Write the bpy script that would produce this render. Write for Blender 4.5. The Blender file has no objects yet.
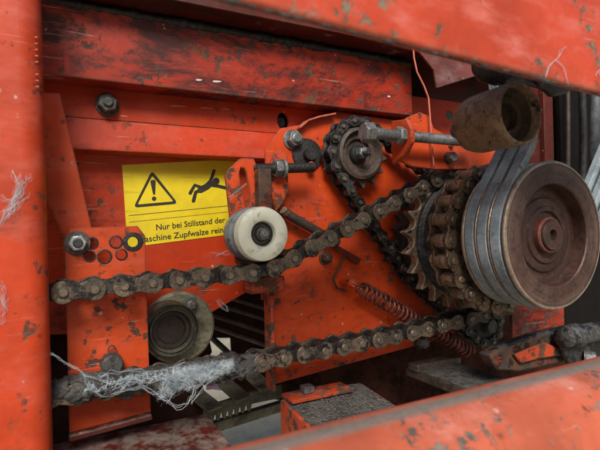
import bpy, bmesh, math, random
from mathutils import Vector, Matrix, noise
R = math.radians
S = bpy.context.scene
COL = S.collection
random.seed(7)

# ------------------------------------------------------------------ camera, sky, sun, exposure
F = 471.0                      # focal length in pixels of the 600x450 photograph
HOR = 232.0                    # height of the horizon in the photograph
ROLL = R(-1.5)
CAMZ = 0.85
TH = R(27)                     # the machine stands turned by this much to the camera
ZC = 0.54                      # camera to the chain plane along the lens axis
cam = bpy.data.objects.new('camera', bpy.data.cameras.new('camera'))
COL.objects.link(cam); S.camera = cam
cam.data.sensor_width = 36; cam.data.lens = 36*F/600
cam.data.shift_y = (HOR-225)/600
cam.data.clip_start = 0.01; cam.data.clip_end = 200
CM = Matrix.Rotation(R(90), 4, 'X') @ Matrix.Rotation(ROLL, 4, 'Z')
cam.matrix_world = Matrix.Translation((0, 0, CAMZ)) @ CM
cam.data.dof.use_dof = True; cam.data.dof.focus_distance = 0.56; cam.data.dof.aperture_fstop = 7

SUN_AZ, SUN_EL = R(175), R(40)   # azimuth measured clockwise from +Y; from behind the camera, a little left
world = bpy.data.worlds.new('World'); S.world = world; world.use_nodes = True
wn = world.node_tree.nodes; wl = world.node_tree.links
bg = wn['Background']; sky = wn.new('ShaderNodeTexSky'); sky.sky_type = 'NISHITA'
sky.sun_disc = False; sky.sun_elevation = SUN_EL; sky.sun_rotation = SUN_AZ
sky.air_density = 1.2; sky.dust_density = 3.0
wl.new(sky.outputs[0], bg.inputs[0]); bg.inputs[1].default_value = 0.075
sd = bpy.data.lights.new('sun', 'SUN'); sd.energy = 3.0; sd.angle = R(22); sd.color = (1, .95, .88)
sun = bpy.data.objects.new('sun', sd); COL.objects.link(sun)
sv = Vector((math.sin(SUN_AZ)*math.cos(SUN_EL), math.cos(SUN_AZ)*math.cos(SUN_EL), math.sin(SUN_EL)))
sun.rotation_euler = sv.to_track_quat('Z', 'Y').to_euler(); sun.location = (0, -2, 3)
S.cycles.max_bounces = 6; S.cycles.diffuse_bounces = 3; S.cycles.glossy_bounces = 3
S.view_settings.view_transform = 'Standard'; S.view_settings.look = 'None'
S.view_settings.exposure = 0.32; S.view_settings.gamma = 1; S.view_settings.use_curve_mapping = False

# ------------------------------------------------------------------ machine coordinates: x along the panel, y backwards, z up
RZ = Matrix.Rotation(TH, 4, 'Z')
MW = Matrix.Translation((0, ZC, CAMZ)) @ RZ
MI = MW.inverted()
BACK = Vector((-math.sin(TH), math.cos(TH), 0))
def pt(px, py, b):
    """point of the machine plane at depth b seen at a place in the photograph"""
    d = CM.to_3x3() @ Vector(((px-300)/F, (HOR-py)/F, -1))
    s = (ZC*math.cos(TH) + b)/d.dot(BACK)
    return MI @ (Vector((0, 0, CAMZ)) + d*s)
def pw(px, py, w):
    """point at machine height w"""
    d = CM.to_3x3() @ Vector(((px-300)/F, (HOR-py)/F, -1))
    return MI @ (Vector((0, 0, CAMZ)) + d*(w/d.z))
def poly(pts, b):
    return [(q.x, q.z) for q in (pt(x, y, b) for x, y in pts)]

# ------------------------------------------------------------------ materials
MATS = {}
class NT:
    def __init__(s, name):
        s.m = bpy.data.materials.new(name); s.m.use_nodes = True
        s.t = s.m.node_tree; s.n = s.t.nodes; s.l = s.t.links
        s.p = s.n['Principled BSDF']; MATS[name] = s.m
        s.co = s.n.new('ShaderNodeTexCoord').outputs['Object']
        info = s.n.new('ShaderNodeObjectInfo'); s.rnd = info.outputs['Random']
    def link(s, a, b): s.l.new(a, b)
    def mapped(s, scale=(1, 1, 1), rot=(0, 0, 0)):
        m = s.n.new('ShaderNodeMapping'); m.inputs['Scale'].default_value = scale; m.inputs['Rotation'].default_value = rot
        s.link(s.co, m.inputs[0]); return m.outputs[0]
    def noise(s, scale, detail=5, rough=.6, vec=None, dist=0.0):
        n = s.n.new('ShaderNodeTexNoise'); n.inputs['Scale'].default_value = scale
        n.inputs['Detail'].default_value = detail; n.inputs['Roughness'].default_value = rough; n.inputs['Distortion'].default_value = dist
        s.link(vec or s.co, n.inputs['Vector']); return n.outputs['Fac']
    def ramp(s, fac, a, b, inv=False):
        n = s.n.new('ShaderNodeMapRange'); n.interpolation_type = 'SMOOTHSTEP'
        n.inputs[1].default_value = a; n.inputs[2].default_value = b
        n.inputs[3].default_value = 1 if inv else 0; n.inputs[4].default_value = 0 if inv else 1
        s.link(fac, n.inputs[0]); return n.outputs[0]
    def math(s, op, a, b=None, clamp=False):
        n = s.n.new('ShaderNodeMath'); n.operation = op; n.use_clamp = clamp
        for i, v in enumerate((a, b)):
            if v is None: continue
            if isinstance(v, (int, float)): n.inputs[i].default_value = v
            else: s.link(v, n.inputs[i])
        return n.outputs[0]
    def mix(s, fac, a, b):
        n = s.n.new('ShaderNodeMix'); n.data_type = 'RGBA'
        for k, v in ((0, fac), (6, a), (7, b)):
            if isinstance(v, (int, float)): n.inputs[k].default_value = v
            elif isinstance(v, tuple): n.inputs[k].default_value = (*v, 1)
            else: s.link(v, n.inputs[k])
        return n.outputs[2]
    def mixf(s, fac, a, b):
        n = s.n.new('ShaderNodeMix'); n.data_type = 'FLOAT'
        for k, v in ((0, fac), (2, a), (3, b)):
            if isinstance(v, (int, float)): n.inputs[k].default_value = v
            else: s.link(v, n.inputs[k])
        return n.outputs[0]
    def edge(s, radius=.003):
        bv = s.n.new('ShaderNodeBevel'); bv.samples = 2; bv.inputs[0].default_value = radius
        g = s.n.new('ShaderNodeNewGeometry')
        d = s.n.new('ShaderNodeVectorMath'); d.operation = 'DOT_PRODUCT'
        s.link(bv.outputs[0], d.inputs[0]); s.link(g.outputs['True Normal'], d.inputs[1])
        return s.ramp(d.outputs['Value'], .995, .80, False)
    def up(s):
        g = s.n.new('ShaderNodeNewGeometry'); x = s.n.new('ShaderNodeSeparateXYZ')
        s.link(g.outputs['Normal'], x.inputs[0]); return x.outputs[2]
    def bump(s, h, strength=.3, dist=.001):
        b = s.n.new('ShaderNodeBump'); b.inputs['Strength'].default_value = strength; b.inputs['Distance'].default_value = dist
        s.link(h, b.inputs['Height']); s.link(b.outputs[0], s.p.inputs['Normal'])
    def out(s, col=None, rough=None, metal=None):
        for k, v in (('Base Color', col), ('Roughness', rough), ('Metallic', metal)):
            if v is None: continue
            if isinstance(v, (int, float)): s.p.inputs[k].default_value = v
            elif isinstance(v, tuple): s.p.inputs[k].default_value = (*v, 1)
            else: s.link(v, s.p.inputs[k])
        return s.m

def paint(name, base, chips=.35, grime=.35, dust=.3, fade_sheen=.15, edgew=.8, greasecol=(.035, .014, .011), spots=.3, rough=.42, er=.003, dlo=.25, dhi=.85, cs=75, ccol=None, ss=95):
    t = NT(name)
    v = t.noise(9, 4, .6)
    dark = tuple(c*.62 for c in base); pale = tuple(min(1, c*.85+.10) for c in base)
    col = t.mix(t.ramp(v, .35, .72), base, dark)
    fine = t.noise(160, 4, .7)
    col = t.mix(t.math('MULTIPLY', t.ramp(fine, .4, .75), .35), col, dark)
    fd = t.noise(16, 5, .7, t.mapped((1, 1, 2.2)))
    col = t.mix(t.math('MULTIPLY', t.ramp(fd, .45, .75), fade_sheen*1.6), col, pale)  # faded paint; on the upper beam a painted sky reflection
    # grease and soot in broad smears
    gn = t.noise(13, 7, .80, t.mapped((.7, .7, 1.5)), .4)
    gm = t.math('MULTIPLY', t.ramp(gn, .62-.25*grime, .80-.25*grime), min(1, .35+grime))
    col = t.mix(gm, col, greasecol)
    # paint chipped off along the edges and in clusters
    cn = t.noise(cs, 5, .65); cl = t.noise(14*cs/75, 4, .6)
    field = t.math('MULTIPLY', t.ramp(cn, .60-.10*chips, .66-.10*chips), t.ramp(cl, .60-.22*chips, .68-.2*chips))
    en = t.noise(120, 3, .7)
    em = t.math('MULTIPLY', t.edge(er), t.ramp(en, .62-.25*edgew, .70-.25*edgew))
    chip = t.math('MAXIMUM', field, em)
    cc = t.mix(t.ramp(t.noise(40, 5), .4, .6), (.055, .042, .036), (.11, .055, .032))
    if ccol: cc = t.mix(t.ramp(t.noise(60, 4), .4, .6), ccol, tuple(x*.45 for x in ccol))
    col = t.mix(chip, col, cc)
    # pale specks of lime and spatter
    vo = t.n.new('ShaderNodeTexVoronoi'); vo.inputs['Scale'].default_value = ss; t.link(t.co, vo.inputs[0])
    sep = t.n.new('ShaderNodeSeparateColor'); t.link(vo.outputs['Color'], sep.inputs[0])
    sp = t.math('MULTIPLY', t.ramp(vo.outputs['Distance'], .10, .22, True), t.ramp(sep.outputs[0], .97-.12*spots, .975-.12*spots))
    sp = t.math('MULTIPLY', sp, t.ramp(t.noise(210, 3), .45, .55))
    col = t.mix(t.math('MULTIPLY', sp, .8), col, (.55, .38, .33))
    dk = t.math('MULTIPLY', t.ramp(vo.outputs['Distance'], .14, .30, True), t.ramp(sep.outputs[1], .90, .91))
    dk = t.math('MULTIPLY', dk, t.ramp(fine, .42, .52))
    col = t.mix(t.math('MULTIPLY', dk, .75), col, (.06, .03, .022))
    sc_ = t.math('MULTIPLY', t.ramp(t.noise(1, 3, .6, t.mapped((14, 14, 420), (0, .35, 0))), .655, .69), t.ramp(cl, .46, .56))
    col = t.mix(t.math('MULTIPLY', sc_, .55), col, t.mix(fine, pale, (.55, .36, .28)))
    # dust lying on what faces up
    dn = t.noise(55, 4, .7)
    dm = t.math('MULTIPLY', t.ramp(t.up(), dlo, dhi), t.ramp(dn, .62-.5*dust, .85-.5*dust))
    dm = t.math('MULTIPLY', dm, min(1, .3+dust))
    col = t.mix(dm, col, t.mix(fine, (.12, .095, .08), (.26, .22, .19)))
    t.p.inputs['Specular IOR Level'].default_value = .28
    rg = t.mixf(gm, t.mixf(t.ramp(v, .3, .7), rough, rough+.15), .55)
    rg = t.mixf(t.math('MAXIMUM', chip, dm), rg, .88)
    h = t.math('SUBTRACT', t.math('MULTIPLY', fine, .25), t.math('MULTIPLY', field, .9))
    h = t.math('ADD', h, t.math('MULTIPLY', v, 1.6))
    t.bump(h, .55, .0012)
    return t.out(col, rg)

RED = (.50, .040, .006)
paint('red_paint', RED, .38, .36, .35)
paint('red_plate', (.60, .062, .009), .42, .36, .35, .15)
paint('red_post', (.56, .056, .014), .46, .24, .2, .25, .6, spots=.9)
paint('red_grimy', (.36, .027, .008), .70, .80, .4, .10, 1.2, greasecol=(.050, .011, .009), er=.008, spots=.6)
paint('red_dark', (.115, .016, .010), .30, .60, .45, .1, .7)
paint('red_faded', (.54, .120, .062), .62, .12, .9, .7, .6, spots=2.2, rough=.5, dlo=.98, dhi=1.0, cs=115, ccol=(.20, .175, .15), ss=60)
paint('red_beam', (.58, .072, .030), .60, .20, .5, .6, 1.3, spots=.9, rough=.30, er=.006, cs=95, ccol=(.20, .18, .13))  # strong pale tone puts the sky's reflection into the beam colour
paint('red_bracket', (.60, .068, .014), .55, .30, .3, .18, 1.05)
paint('red_chipped', (.60, .066, .014), 1.1, .22, .3, .15, 1.25, er=.004)

paint('red_burnt', (.42, .045, .012), 1.6, .9, .3, .1, 1.4, greasecol=(.018, .014, .013), er=.004)
paint('red_dusty', (.20, .060, .050), .3, .3, .5, .9, .6, spots=.6)
def metal(name, c1, c2, c3, met=.6, rough=.5, sc=90, bump=.5, rings=None, edgecol=None, grime=.0, spec=.5):
    t = NT(name); t.p.inputs['Specular IOR Level'].default_value = spec
    ad = t.n.new('ShaderNodeVectorMath'); ad.operation = 'ADD'
    t.link(t.co, ad.inputs[0]); t.link(t.math('MULTIPLY', t.rnd, 9.0), ad.inputs[1]); t.co = ad.outputs[0] if rings is None else t.co
    a = t.noise(sc, 5, .7); b = t.noise(sc*.28, 4, .6); c = t.noise(sc*3.2, 3, .7)
    off = t.math('MULTIPLY', t.math('SUBTRACT', t.rnd, .5), .16)
    col = t.mix(t.ramp(t.math('ADD', b, off), .36, .64), c1, c2)
    col = t.mix(t.math('MULTIPLY', t.ramp(a, .48, .62), .9), col, c3)
    col = t.mix(t.math('MULTIPLY', t.ramp(c, .42, .72), .55), col, tuple(x*.35 for x in c1))
    hb = t.math('ADD', t.math('MULTIPLY', a, .8), c)
    if rings:
        sb = t.n.new('ShaderNodeVectorMath'); sb.operation = 'SUBTRACT'; t.link(t.co, sb.inputs[0]); sb.inputs[1].default_value = rings
        ml = t.n.new('ShaderNodeVectorMath'); ml.operation = 'MULTIPLY'; t.link(sb.outputs[0], ml.inputs[0]); ml.inputs[1].default_value = (1, 0, 1)
        ln = t.n.new('ShaderNodeVectorMath'); ln.operation = 'LENGTH'; t.link(ml.outputs[0], ln.inputs[0])
        cb_ = t.n.new('ShaderNodeCombineXYZ'); t.link(ln.outputs['Value'], cb_.inputs[0])
        t.link(t.math('MULTIPLY', b, .012), cb_.inputs[1])
        rn = t.noise(330, 4, .7, cb_.outputs[0]); rw = t.noise(70, 3, .6, cb_.outputs[0])
        col = t.mix(t.math('MULTIPLY', t.ramp(rn, .45, .66), .55), col, tuple(x*.45 for x in c1))
        col = t.mix(t.math('MULTIPLY', t.ramp(rw, .50, .68), .5), col, tuple(min(1, x*1.35+.02) for x in c2))
        hb = t.math('ADD', hb, t.math('MULTIPLY', rn, .8))
    if grime:
        gn = t.noise(sc*.55, 5, .75)
        col = t.mix(t.ramp(gn, .62-.25*grime, .70-.25*grime), col, (.016, .015, .015))
    if edgecol:
        col = t.mix(t.math('MULTIPLY', t.edge(.0022), t.ramp(t.noise(sc*2, 3), .38, .60)), col, edgecol)
    t.bump(hb, bump, .0009)
    return t.out(col, t.mixf(a, rough-.14, rough+.24), t.mixf(t.ramp(a, .45, .7), met, met*.4))

metal('chain_plate', (.090, .072, .055), (.19, .148, .105), (.062, .042, .029), .5, .40, 120, .8, None, None, .45)
metal('chain_inner', (.040, .037, .034), (.085, .072, .060), (.018, .016, .015), .45, .42, 120, .8, None, None, .8)
metal('chain_pin', (.20, .165, .13), (.29, .225, .165), (.08, .065, .05), .7, .36, 120, .3)
metal('chain_roller', (.26, .19, .14), (.36, .28, .20), (.10, .07, .05), .65, .38, 90, .4)
metal('chain_rust', (.13, .085, .054), (.26, .185, .12), (.07, .042, .027), .5, .42, 120, .8, None, None, .4)
metal('chain_greasy', (.060, .064, .070), (.13, .12, .11), (.03, .028, .026), .5, .40, 120, .8, None, None, .7)
metal('sprocket_tan', (.25, .18, .125), (.36, .28, .20), (.10, .072, .05), .5, .42, 100, .7, None, (.55, .50, .43), .3)
metal('sprocket_dark', (.030, .030, .032), (.06, .055, .05), (.018, .016, .015), .4, .45, 70, .5)
metal('grease_black', (.016, .016, .017), (.035, .033, .032), (.010, .009, .008), .15, .42, 80, .9)
metal('drum_dark', (.035, .042, .050), (.09, .10, .11), (.018, .017, .016), .3, .42, 75, 1.2, None, None, .7)
metal('zinc', (.34, .37, .39), (.46, .48, .49), (.16, .15, .14), .75, .36, 110, .3)
metal('zinc_dull', (.17, .185, .19), (.26, .27, .27), (.09, .08, .07), .6, .45, 110, .4)
metal('steel_dark', (.055, .055, .055), (.11, .105, .10), (.03, .026, .022), .45, .5, 110, .5)
metal('pulley_rim', (.38, .30, .23), (.48, .40, .32), (.20, .15, .11), .7, .33, 60, .3)
metal('pulley_groove', (.10, .075, .06), (.16, .12, .095), (.05, .04, .035), .5, .5, 60, .3)
metal('hub_red', (.19, .045, .032), (.15, .070, .054), (.10, .06, .05), .2, .45, 90, .4)
metal('roller_brown', (.22, .155, .095), (.33, .255, .165), (.115, .068, .038), .3, .5, 110, 1.0, None, None, .2)
metal('roller_bore', (.060, .040, .028), (.085, .058, .042), (.035, .024, .018), .2, .7, 80, .6)
metal('bearing_olive', (.20, .19, .13), (.30, .285, .20), (.095, .085, .06), .25, .6, 60, .6)
metal('bearing_bore', (.040, .027, .020), (.06, .04, .03), (.02, .015, .012), .2, .6, 60, .5)
metal('olive_steel', (.085, .080, .055), (.14, .13, .095), (.04, .036, .026), .3, .6, 60, .5)
metal('grey_cast', (.060, .060, .060), (.11, .107, .104), (.035, .026, .022), .35, .5, 60, .9, None, None, .6)
metal('spring_red', (.30, .085, .062), (.19, .055, .042), (.05, .028, .024), .35, .35, 60, .4, None, None, .4)
metal('dust_crust', (.060, .055, .050), (.105, .098, .090), (.028, .025, .022), 0, .95, 110, 1.3)
metal('rod_dark', (.07, .05, .042), (.12, .085, .068), (.035, .026, .022), .35, .5, 60, .5)
metal('inner_dark', (.022, .009, .007), (.04, .014, .010), (.010, .006, .005), .0, .85, 20, .5, spec=.08)  # very dark base, the shade of the interior put into the colour

def belt_mat():
    t = NT('belt_rubber')
    a = t.noise(220, 6, .7); b = t.noise(30, 5, .6); 
    col = t.mix(t.ramp(b, .35, .65), (.16, .205, .235), (.28, .345, .385))  # grey rubber with bluish sky sheen put into its colour
    col = t.mix(t.math('MULTIPLY', t.ramp(a, .45, .7), .6), col, (.40, .44, .46))
    col = t.mix(t.ramp(t.noise(90, 5, .7), .62, .70), col, (.07, .075, .08))
    t.bump(a, .8, .0009); t.p.inputs['Specular IOR Level'].default_value = .2; t.out(col, .8)
belt_mat()
def nylon_mat():
    t = NT('nylon_white')
    a = t.noise(70, 6, .65); b = t.noise(22, 5, .6)
    col = t.mix(t.ramp(b, .35, .65), (.78, .80, .66), (.68, .70, .57))
    col = t.mix(t.math('MULTIPLY', t.ramp(a, .52, .72), .55), col, (.22, .23, .19))
    col = t.mix(t.math('MULTIPLY', t.ramp(t.noise(190, 5), .62, .7), .7), col, (.10, .10, .085))
    t.p.inputs['Subsurface Weight'].default_value = .12; t.p.inputs['Subsurface Radius'].default_value = (.004, .004, .003)
    t.bump(a, .35, .0006); t.out(col, .42)
    t = NT('nylon_dirty')
    a = t.noise(90, 7, .7); b = t.noise(30, 5, .6)
    col = t.mix(t.ramp(b, .38, .62), (.10, .12, .135), (.24, .28, .30))
    col = t.mix(t.ramp(a, .55, .7), col, (.035, .035, .035))
    t.bump(a, .7, .0012); t.out(col, .6)
nylon_mat()
def label_mats():
    t = NT('label_yellow')
    a = t.noise(26, 7, .65); s1 = t.noise(60, 6, .7, t.mapped((.25, 1, 2.5)))
    col = t.mix(t.ramp(a, .35, .7), (.70, .55, .010), (.58, .44, .012))
    col = t.mix(t.math('MULTIPLY', t.ramp(s1, .56, .72), .45), col, (.28, .19, .03))
    col = t.mix(t.math('MULTIPLY', t.ramp(t.noise(140, 5), .66, .72), .5), col, (.75, .68, .45))
    t.bump(a, .15, .0006); t.out(col, .38)
    t = NT('label_black'); a = t.noise(160, 5)
    t.out(t.mix(t.ramp(a, .58, .72), (.018, .017, .014), (.10, .08, .02)), .45)
label_mats()
def misc_mats():
    t = NT('cobweb'); a = t.noise(60, 4)
    t.out(t.mix(t.ramp(a, .35, .65), (.38, .46, .51), (.66, .74, .78)), .8)
    t.p.inputs['Subsurface Weight'].default_value = 0
    t = NT('fluff_grey'); a = t.noise(120, 7, .75); b = t.noise(35, 4)
    col = t.mix(t.ramp(b, .36, .62), (.16, .19, .205), (.36, .43, .47))
    col = t.mix(t.math('MULTIPLY', t.ramp(a, .52, .68), .7), col, (.60, .70, .75))
    t.bump(a, 1, .003); t.out(col, .95)
    t = NT('grime_lump'); a = t.noise(90, 8, .75); b = t.noise(25, 4)
    col = t.mix(t.ramp(b, .4, .65), (.030, .028, .026), (.085, .080, .075))
    col = t.mix(t.math('MULTIPLY', t.ramp(a, .55, .7), .5), col, (.16, .17, .17))
    t.bump(a, 1, .003); t.out(col, .85)
    t = NT('ground_straw'); a = t.noise(5, 8, .7); b = t.noise(40, 6)
    col = t.mix(t.ramp(a, .4, .65), (.40, .36, .27), (.29, .27, .20))
    col = t.mix(t.math('MULTIPLY', t.ramp(b, .5, .7), .5), col, (.24, .22, .15)); t.bump(b, .5, .02); t.out(col, .95)
    t = NT('scuff_pale'); a = t.noise(300, 3); t.out(t.mix(a, (.45, .36, .33), (.7, .66, .62)), .8)
    t = NT('scuff_pink'); a = t.noise(300, 3); t.out(t.mix(a, (.55, .10, .05), (.65, .22, .15)), .6)
    t = NT('flat_black'); a = t.noise(50, 4); t.p.inputs['Specular IOR Level'].default_value = .06; t.out(t.mix(a, (.006, .006, .006), (.014, .012, .011)), .7)
    t = NT('lilac_sheet'); a = t.noise(30, 5); t.out(t.mix(a, (.36, .22, .42), (.55, .40, .60)), .6)
    t = NT('chaff'); t.out(t.mix(t.rnd, (.06, .055, .05), (.15, .14, .12)), .95)
    t = NT('rubber_grey'); a = t.noise(90, 6); t.bump(a, .5, .001)
    t.out(t.mix(t.ramp(a, .35, .65), (.06, .07, .075), (.13, .15, .16)), .55)
misc_mats()

# ------------------------------------------------------------------ builders
def obj(name, bm, mat, parent=None, smooth=None, bev=0, segs=2):
    me = bpy.data.meshes.new(name)
    bmesh.ops.recalc_face_normals(bm, faces=bm.faces[:])
    bm.to_mesh(me); bm.free()
    o = bpy.data.objects.new(name, me); COL.objects.link(o)
    me.materials.append(MATS[mat])
    if smooth is not None:
        me.shade_smooth()
        if smooth < 180: me.set_sharp_from_angle(angle=R(smooth))
    if bev:
        m = o.modifiers.new('bevel', 'BEVEL'); m.width = bev; m.segments = segs; m.limit_method = 'ANGLE'; m.angle_limit = R(35)
        m.harden_normals = False
    if parent is not None: o.parent = parent
    else: o.matrix_world = MW
    return o
def thing(name, label, cat, group=None, at=None):
    """an empty at the thing's base; its parts are built in machine coordinates and offset"""
    o = bpy.data.objects.new(name, None); COL.objects.link(o); o.empty_display_size = .02
    o.matrix_world = MW
    tag(o, label, cat, group); return o
def tag(o, label, cat, group=None, kind=None):
    o['label'] = label; o['category'] = cat
    if group: o['group'] = group
    if kind: o['kind'] = kind
    return o
def lab(o, s): o['label'] = s; return o

def plate(outline, b0, th, holes=(), ):
    """flat plate: outline in (x, z), front face at depth b0, thickness th backwards"""
    bm = bmesh.new(); edges = []
    for loop in [outline]+list(holes):
        vs = [bm.verts.new((x, b0, z)) for x, z in loop]
        edges += [bm.edges.new((vs[i], vs[(i+1) % len(vs)])) for i in range(len(vs))]
    r = bmesh.ops.triangle_fill(bm, use_beauty=True, use_dissolve=True, edges=edges)
    faces = bm.faces[:]
    e = bmesh.ops.extrude_face_region(bm, geom=faces)
    bmesh.ops.translate(bm, vec=(0, th, 0), verts=[g for g in e['geom'] if isinstance(g, bmesh.types.BMVert)])
    return bm
def circ(cx, cz, r, n=28, rz=None):
    rz = rz or r
    return [(cx+r*math.cos(2*math.pi*i/n), cz+rz*math.sin(2*math.pi*i/n)) for i in range(n)]
def prism(profile, u0, u1):
    """profile in (y, z) swept along x"""
    bm = bmesh.new()
    a = [bm.verts.new((u0, y, z)) for y, z in profile]; c = [bm.verts.new((u1, y, z)) for y, z in profile]
    n = len(a)
    for i in range(n): bm.faces.new((a[i], a[(i+1) % n], c[(i+1) % n], c[i]))
    bm.faces.new(a[::-1]); bm.faces.new(c)
    return bm
def box(bm, x0, x1, y0, y1, z0, z1, M=None):
    vs = [Vector((x, y, z)) for x in (x0, x1) for y in (y0, y1) for z in (z0, z1)]
    if M: vs = [M @ v for v in vs]
    v = [bm.verts.new(q) for q in vs]
    for f in ((0, 1, 3, 2), (4, 6, 7, 5), (0, 4, 5, 1), (2, 3, 7, 6), (0, 2, 6, 4), (1, 5, 7, 3)): bm.faces.new([v[i] for i in f])
    return bm
def boxo(*a, M=None): return box(bmesh.new(), *a, M=M)
def frame_of(axis):
    a = Vector(axis).normalized(); t = Vector((0, 0, 1)) if abs(a.z) < .9 else Vector((1, 0, 0))
    e1 = a.cross(t).normalized(); return a, e1, a.cross(e1)
def lathe(c, prof, axis=(0, 1, 0), n=48, bm=None, close=False, phase=0):
    """prof: (radius, distance along axis) pairs"""
    bm = bm or bmesh.new(); a, e1, e2 = frame_of(axis); c = Vector(c); rings = []
    for r, h in prof:
        if r < 1e-6: rings.append([bm.verts.new(c+a*h)]*n)
        else: rings.append([bm.verts.new(c+a*h+e1*(r*math.cos(2*math.pi*i/n+phase))+e2*(r*math.sin(2*math.pi*i/n+phase))) for i in range(n)])
    prs = list(zip(rings, rings[1:]))
    if close: prs.append((rings[-1], rings[0]))
    for A, B in prs:
        for i in range(n):
            j = (i+1) % n; q = []
            for v in (A[i], A[j], B[j], B[i]):
                if v not in q: q.append(v)
            if len(q) > 2: bm.faces.new(q)
    return bm
def tube(path, r, n=8, bm=None, closed=False, caps=True):
    bm = bm or bmesh.new(); P = [Vector(p) for p in path]; N = len(P); rings = []; e1 = None
    for i, p in enumerate(P):
        a = P[(i+1) % N] if (closed or i < N-1) else p
        b = P[i-1] if (closed or i > 0) else p
        d = (a-b).normalized()
        if e1 is None: _, e1, _ = frame_of(d)
        e1 = (e1-d*e1.dot(d)).normalized(); e2 = d.cross(e1)
        rr = r[i] if isinstance(r, (list, tuple)) else r
        rings.append([bm.verts.new(p+e1*(rr*math.cos(2*math.pi*k/n))+e2*(rr*math.sin(2*math.pi*k/n))) for k in range(n)])
    for i in range(N if closed else N-1):
        A, B = rings[i], rings[(i+1) % N]
        for k in range(n): bm.faces.new((A[k], A[(k+1) % n], B[(k+1) % n], B[k]))
    if caps and not closed:
        bm.faces.new(rings[0][::-1]); bm.faces.new(rings[-1])
    return bm
def hexhead(c, axis, af, h, ph=0.0):
    """hexagon head with chamfered top; c lies on the seat, the head rises along axis"""
    rc = af/2/math.cos(R(30)); bm = lathe(c, [(0, 0), (rc, 0), (rc, h*.82), (rc*.86, h), (0, h)], axis, 6, phase=ph)
    return bm
def thread(c, axis, r, h, pitch=.0016):
    pr = [(0, 0)]; n = max(2, int(h/pitch))
    for i in range(n): pr += [(r, (i+.1)*pitch), (r*.72, (i+.6)*pitch)]
    pr += [(r*.8, h), (0, h)]
    return lathe(c, pr, axis, 16)
def bolt(parent, c, axis=(0, -1, 0), af=.018, h=.009, washer=None, stud=None, m1='zinc', m2='zinc_dull', ph=.3, name='bolt'):
    """hex head or nut with washer and stud end as one part with sub-parts"""
    c = Vector(c); a = Vector(axis).normalized(); off = 0
    b = None
    wt = .0022
    b = obj(name, hexhead(c+a*(wt if washer else 0), a, af, h, ph), m1, parent, 30, .0006)
    if washer: obj('washer', lathe(c, [(.0, 0), (washer, 0), (washer, wt), (0, wt)], a, 28), m2, b, 30, .0005)
    if stud: obj('stud', thread(c+a*(h*.98+(wt if washer else 0)), a, stud[0], stud[1]), m2, b, 60)
    return b

def hull(pts):
    pts = sorted(pts)
    def half(ps):
        o = []
        for p in ps:
            while len(o) > 1 and (o[-1][0]-o[-2][0])*(p[1]-o[-2][1])-(o[-1][1]-o[-2][1])*(p[0]-o[-2][0]) <= 0: o.pop()
            o.append(p)
        return o[:-1]
    return half(pts)+half(pts[::-1])
def dense(path, step=.0004, closed=False):
    out = []; P = list(path)+([path[0]] if closed else [])
    for (x0, z0), (x1, z1) in zip(P, P[1:]):
        L = math.hypot(x1-x0, z1-z0); k = max(1, int(L/step))
        out += [(x0+(x1-x0)*i/k, z0+(z1-z0)*i/k) for i in range(k)]
    out.append(P[-1]); return out
def pins_on(path, p):
    d = dense(path); pins = [d[0]]
    for q in d:
        if math.hypot(q[0]-pins[-1][0], q[1]-pins[-1][1]) >= p: pins.append(q)
    return pins
def pins_closed(path, p):
    """scale the pitch a touch so that a whole even number of links closes the loop"""
    L = sum(math.hypot(b[0]-a[0], b[1]-a[1]) for a, b in zip(path, path[1:]+path[:1]))
    n = int(round(L/p/2))*2; q = L/n; d = dense(path, closed=True); out = []; acc = 0; last = d[0]; nxt = 0
    for c in d:
        acc += math.hypot(c[0]-last[0], c[1]-last[1]); last = c
        if acc >= nxt-1e-9 and len(out) < n: out.append(c); nxt += q
    return out+[out[0]]

def eight(p, h, waist, n=12):
    """outline of a chain plate: two round ends joined by a waist"""
    r = h/2; o = []; A = R(62)
    for i in range(n+1):
        a = -math.pi+A*.0 + math.pi/2 + (2*math.pi-0)*0; break
    for i in range(n+1):                       # right end
        a = -math.pi/2-(math.pi/2-A)*0 + math.pi*i/n
        o.append((p+r*math.cos(a), r*math.sin(a)))
    for k in (.25, .5, .75):
        o.append((p*(1-k), r-(r-waist/2)*math.sin(math.pi*k)**2))
    for i in range(n+1):
        a = math.pi/2+math.pi*i/n
        o.append((r*math.cos(a), r*math.sin(a)))
    for k in (.25, .5, .75):
        o.append((p*k, -r+(r-waist/2)*math.sin(math.pi*k)**2))
    return o
CHAIN_MESH = {}
def mesh_of(bm, mat, smooth=35):
    bmesh.ops.recalc_face_normals(bm, faces=bm.faces[:])
    me = bpy.data.meshes.new('chain_piece'); bm.to_mesh(me); bm.free(); me.materials.append(MATS[mat])
    me.shade_smooth(); me.set_sharp_from_angle(angle=R(smooth)); return me
def chain_meshes(key, p, h, wi, tp, rroll, rpin, mp, mi, mpin, mr):
    e = eight(p, h, h*.62); ei = eight(p, h*.84, h*.60); m = {}
    def pl(y0, th, e=e):
        return plate(e, y0, th)
    i0 = wi/2; o0 = wi/2+tp+.0003
    for k, y in (('of', -o0-tp), ('ob', o0), ('if', -i0-tp), ('ib', i0)):
        m[k] = mesh_of(pl(y, tp, e if k[0] == 'o' else ei), mp if k[0] == 'o' else mi)
    L = o0+tp+.0022
    m['pin'] = mesh_of(lathe((0, 0, 0), [(0, -L), (rpin*.78, -L), (rpin, -L+.0012), (rpin, L-.0012), (rpin*.78, L), (0, L)], n=16), mpin)
    m['roller'] = mesh_of(lathe((0, 0, 0), [(rpin*1.05, -i0+.0003), (rroll*.93, -i0+.0003), (rroll, -i0+.0015), (rroll, i0-.0015), (rroll*.93, i0-.0003), (rpin*1.05, i0-.0003)], n=20), mr)
    CHAIN_MESH[key] = m; return m
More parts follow.
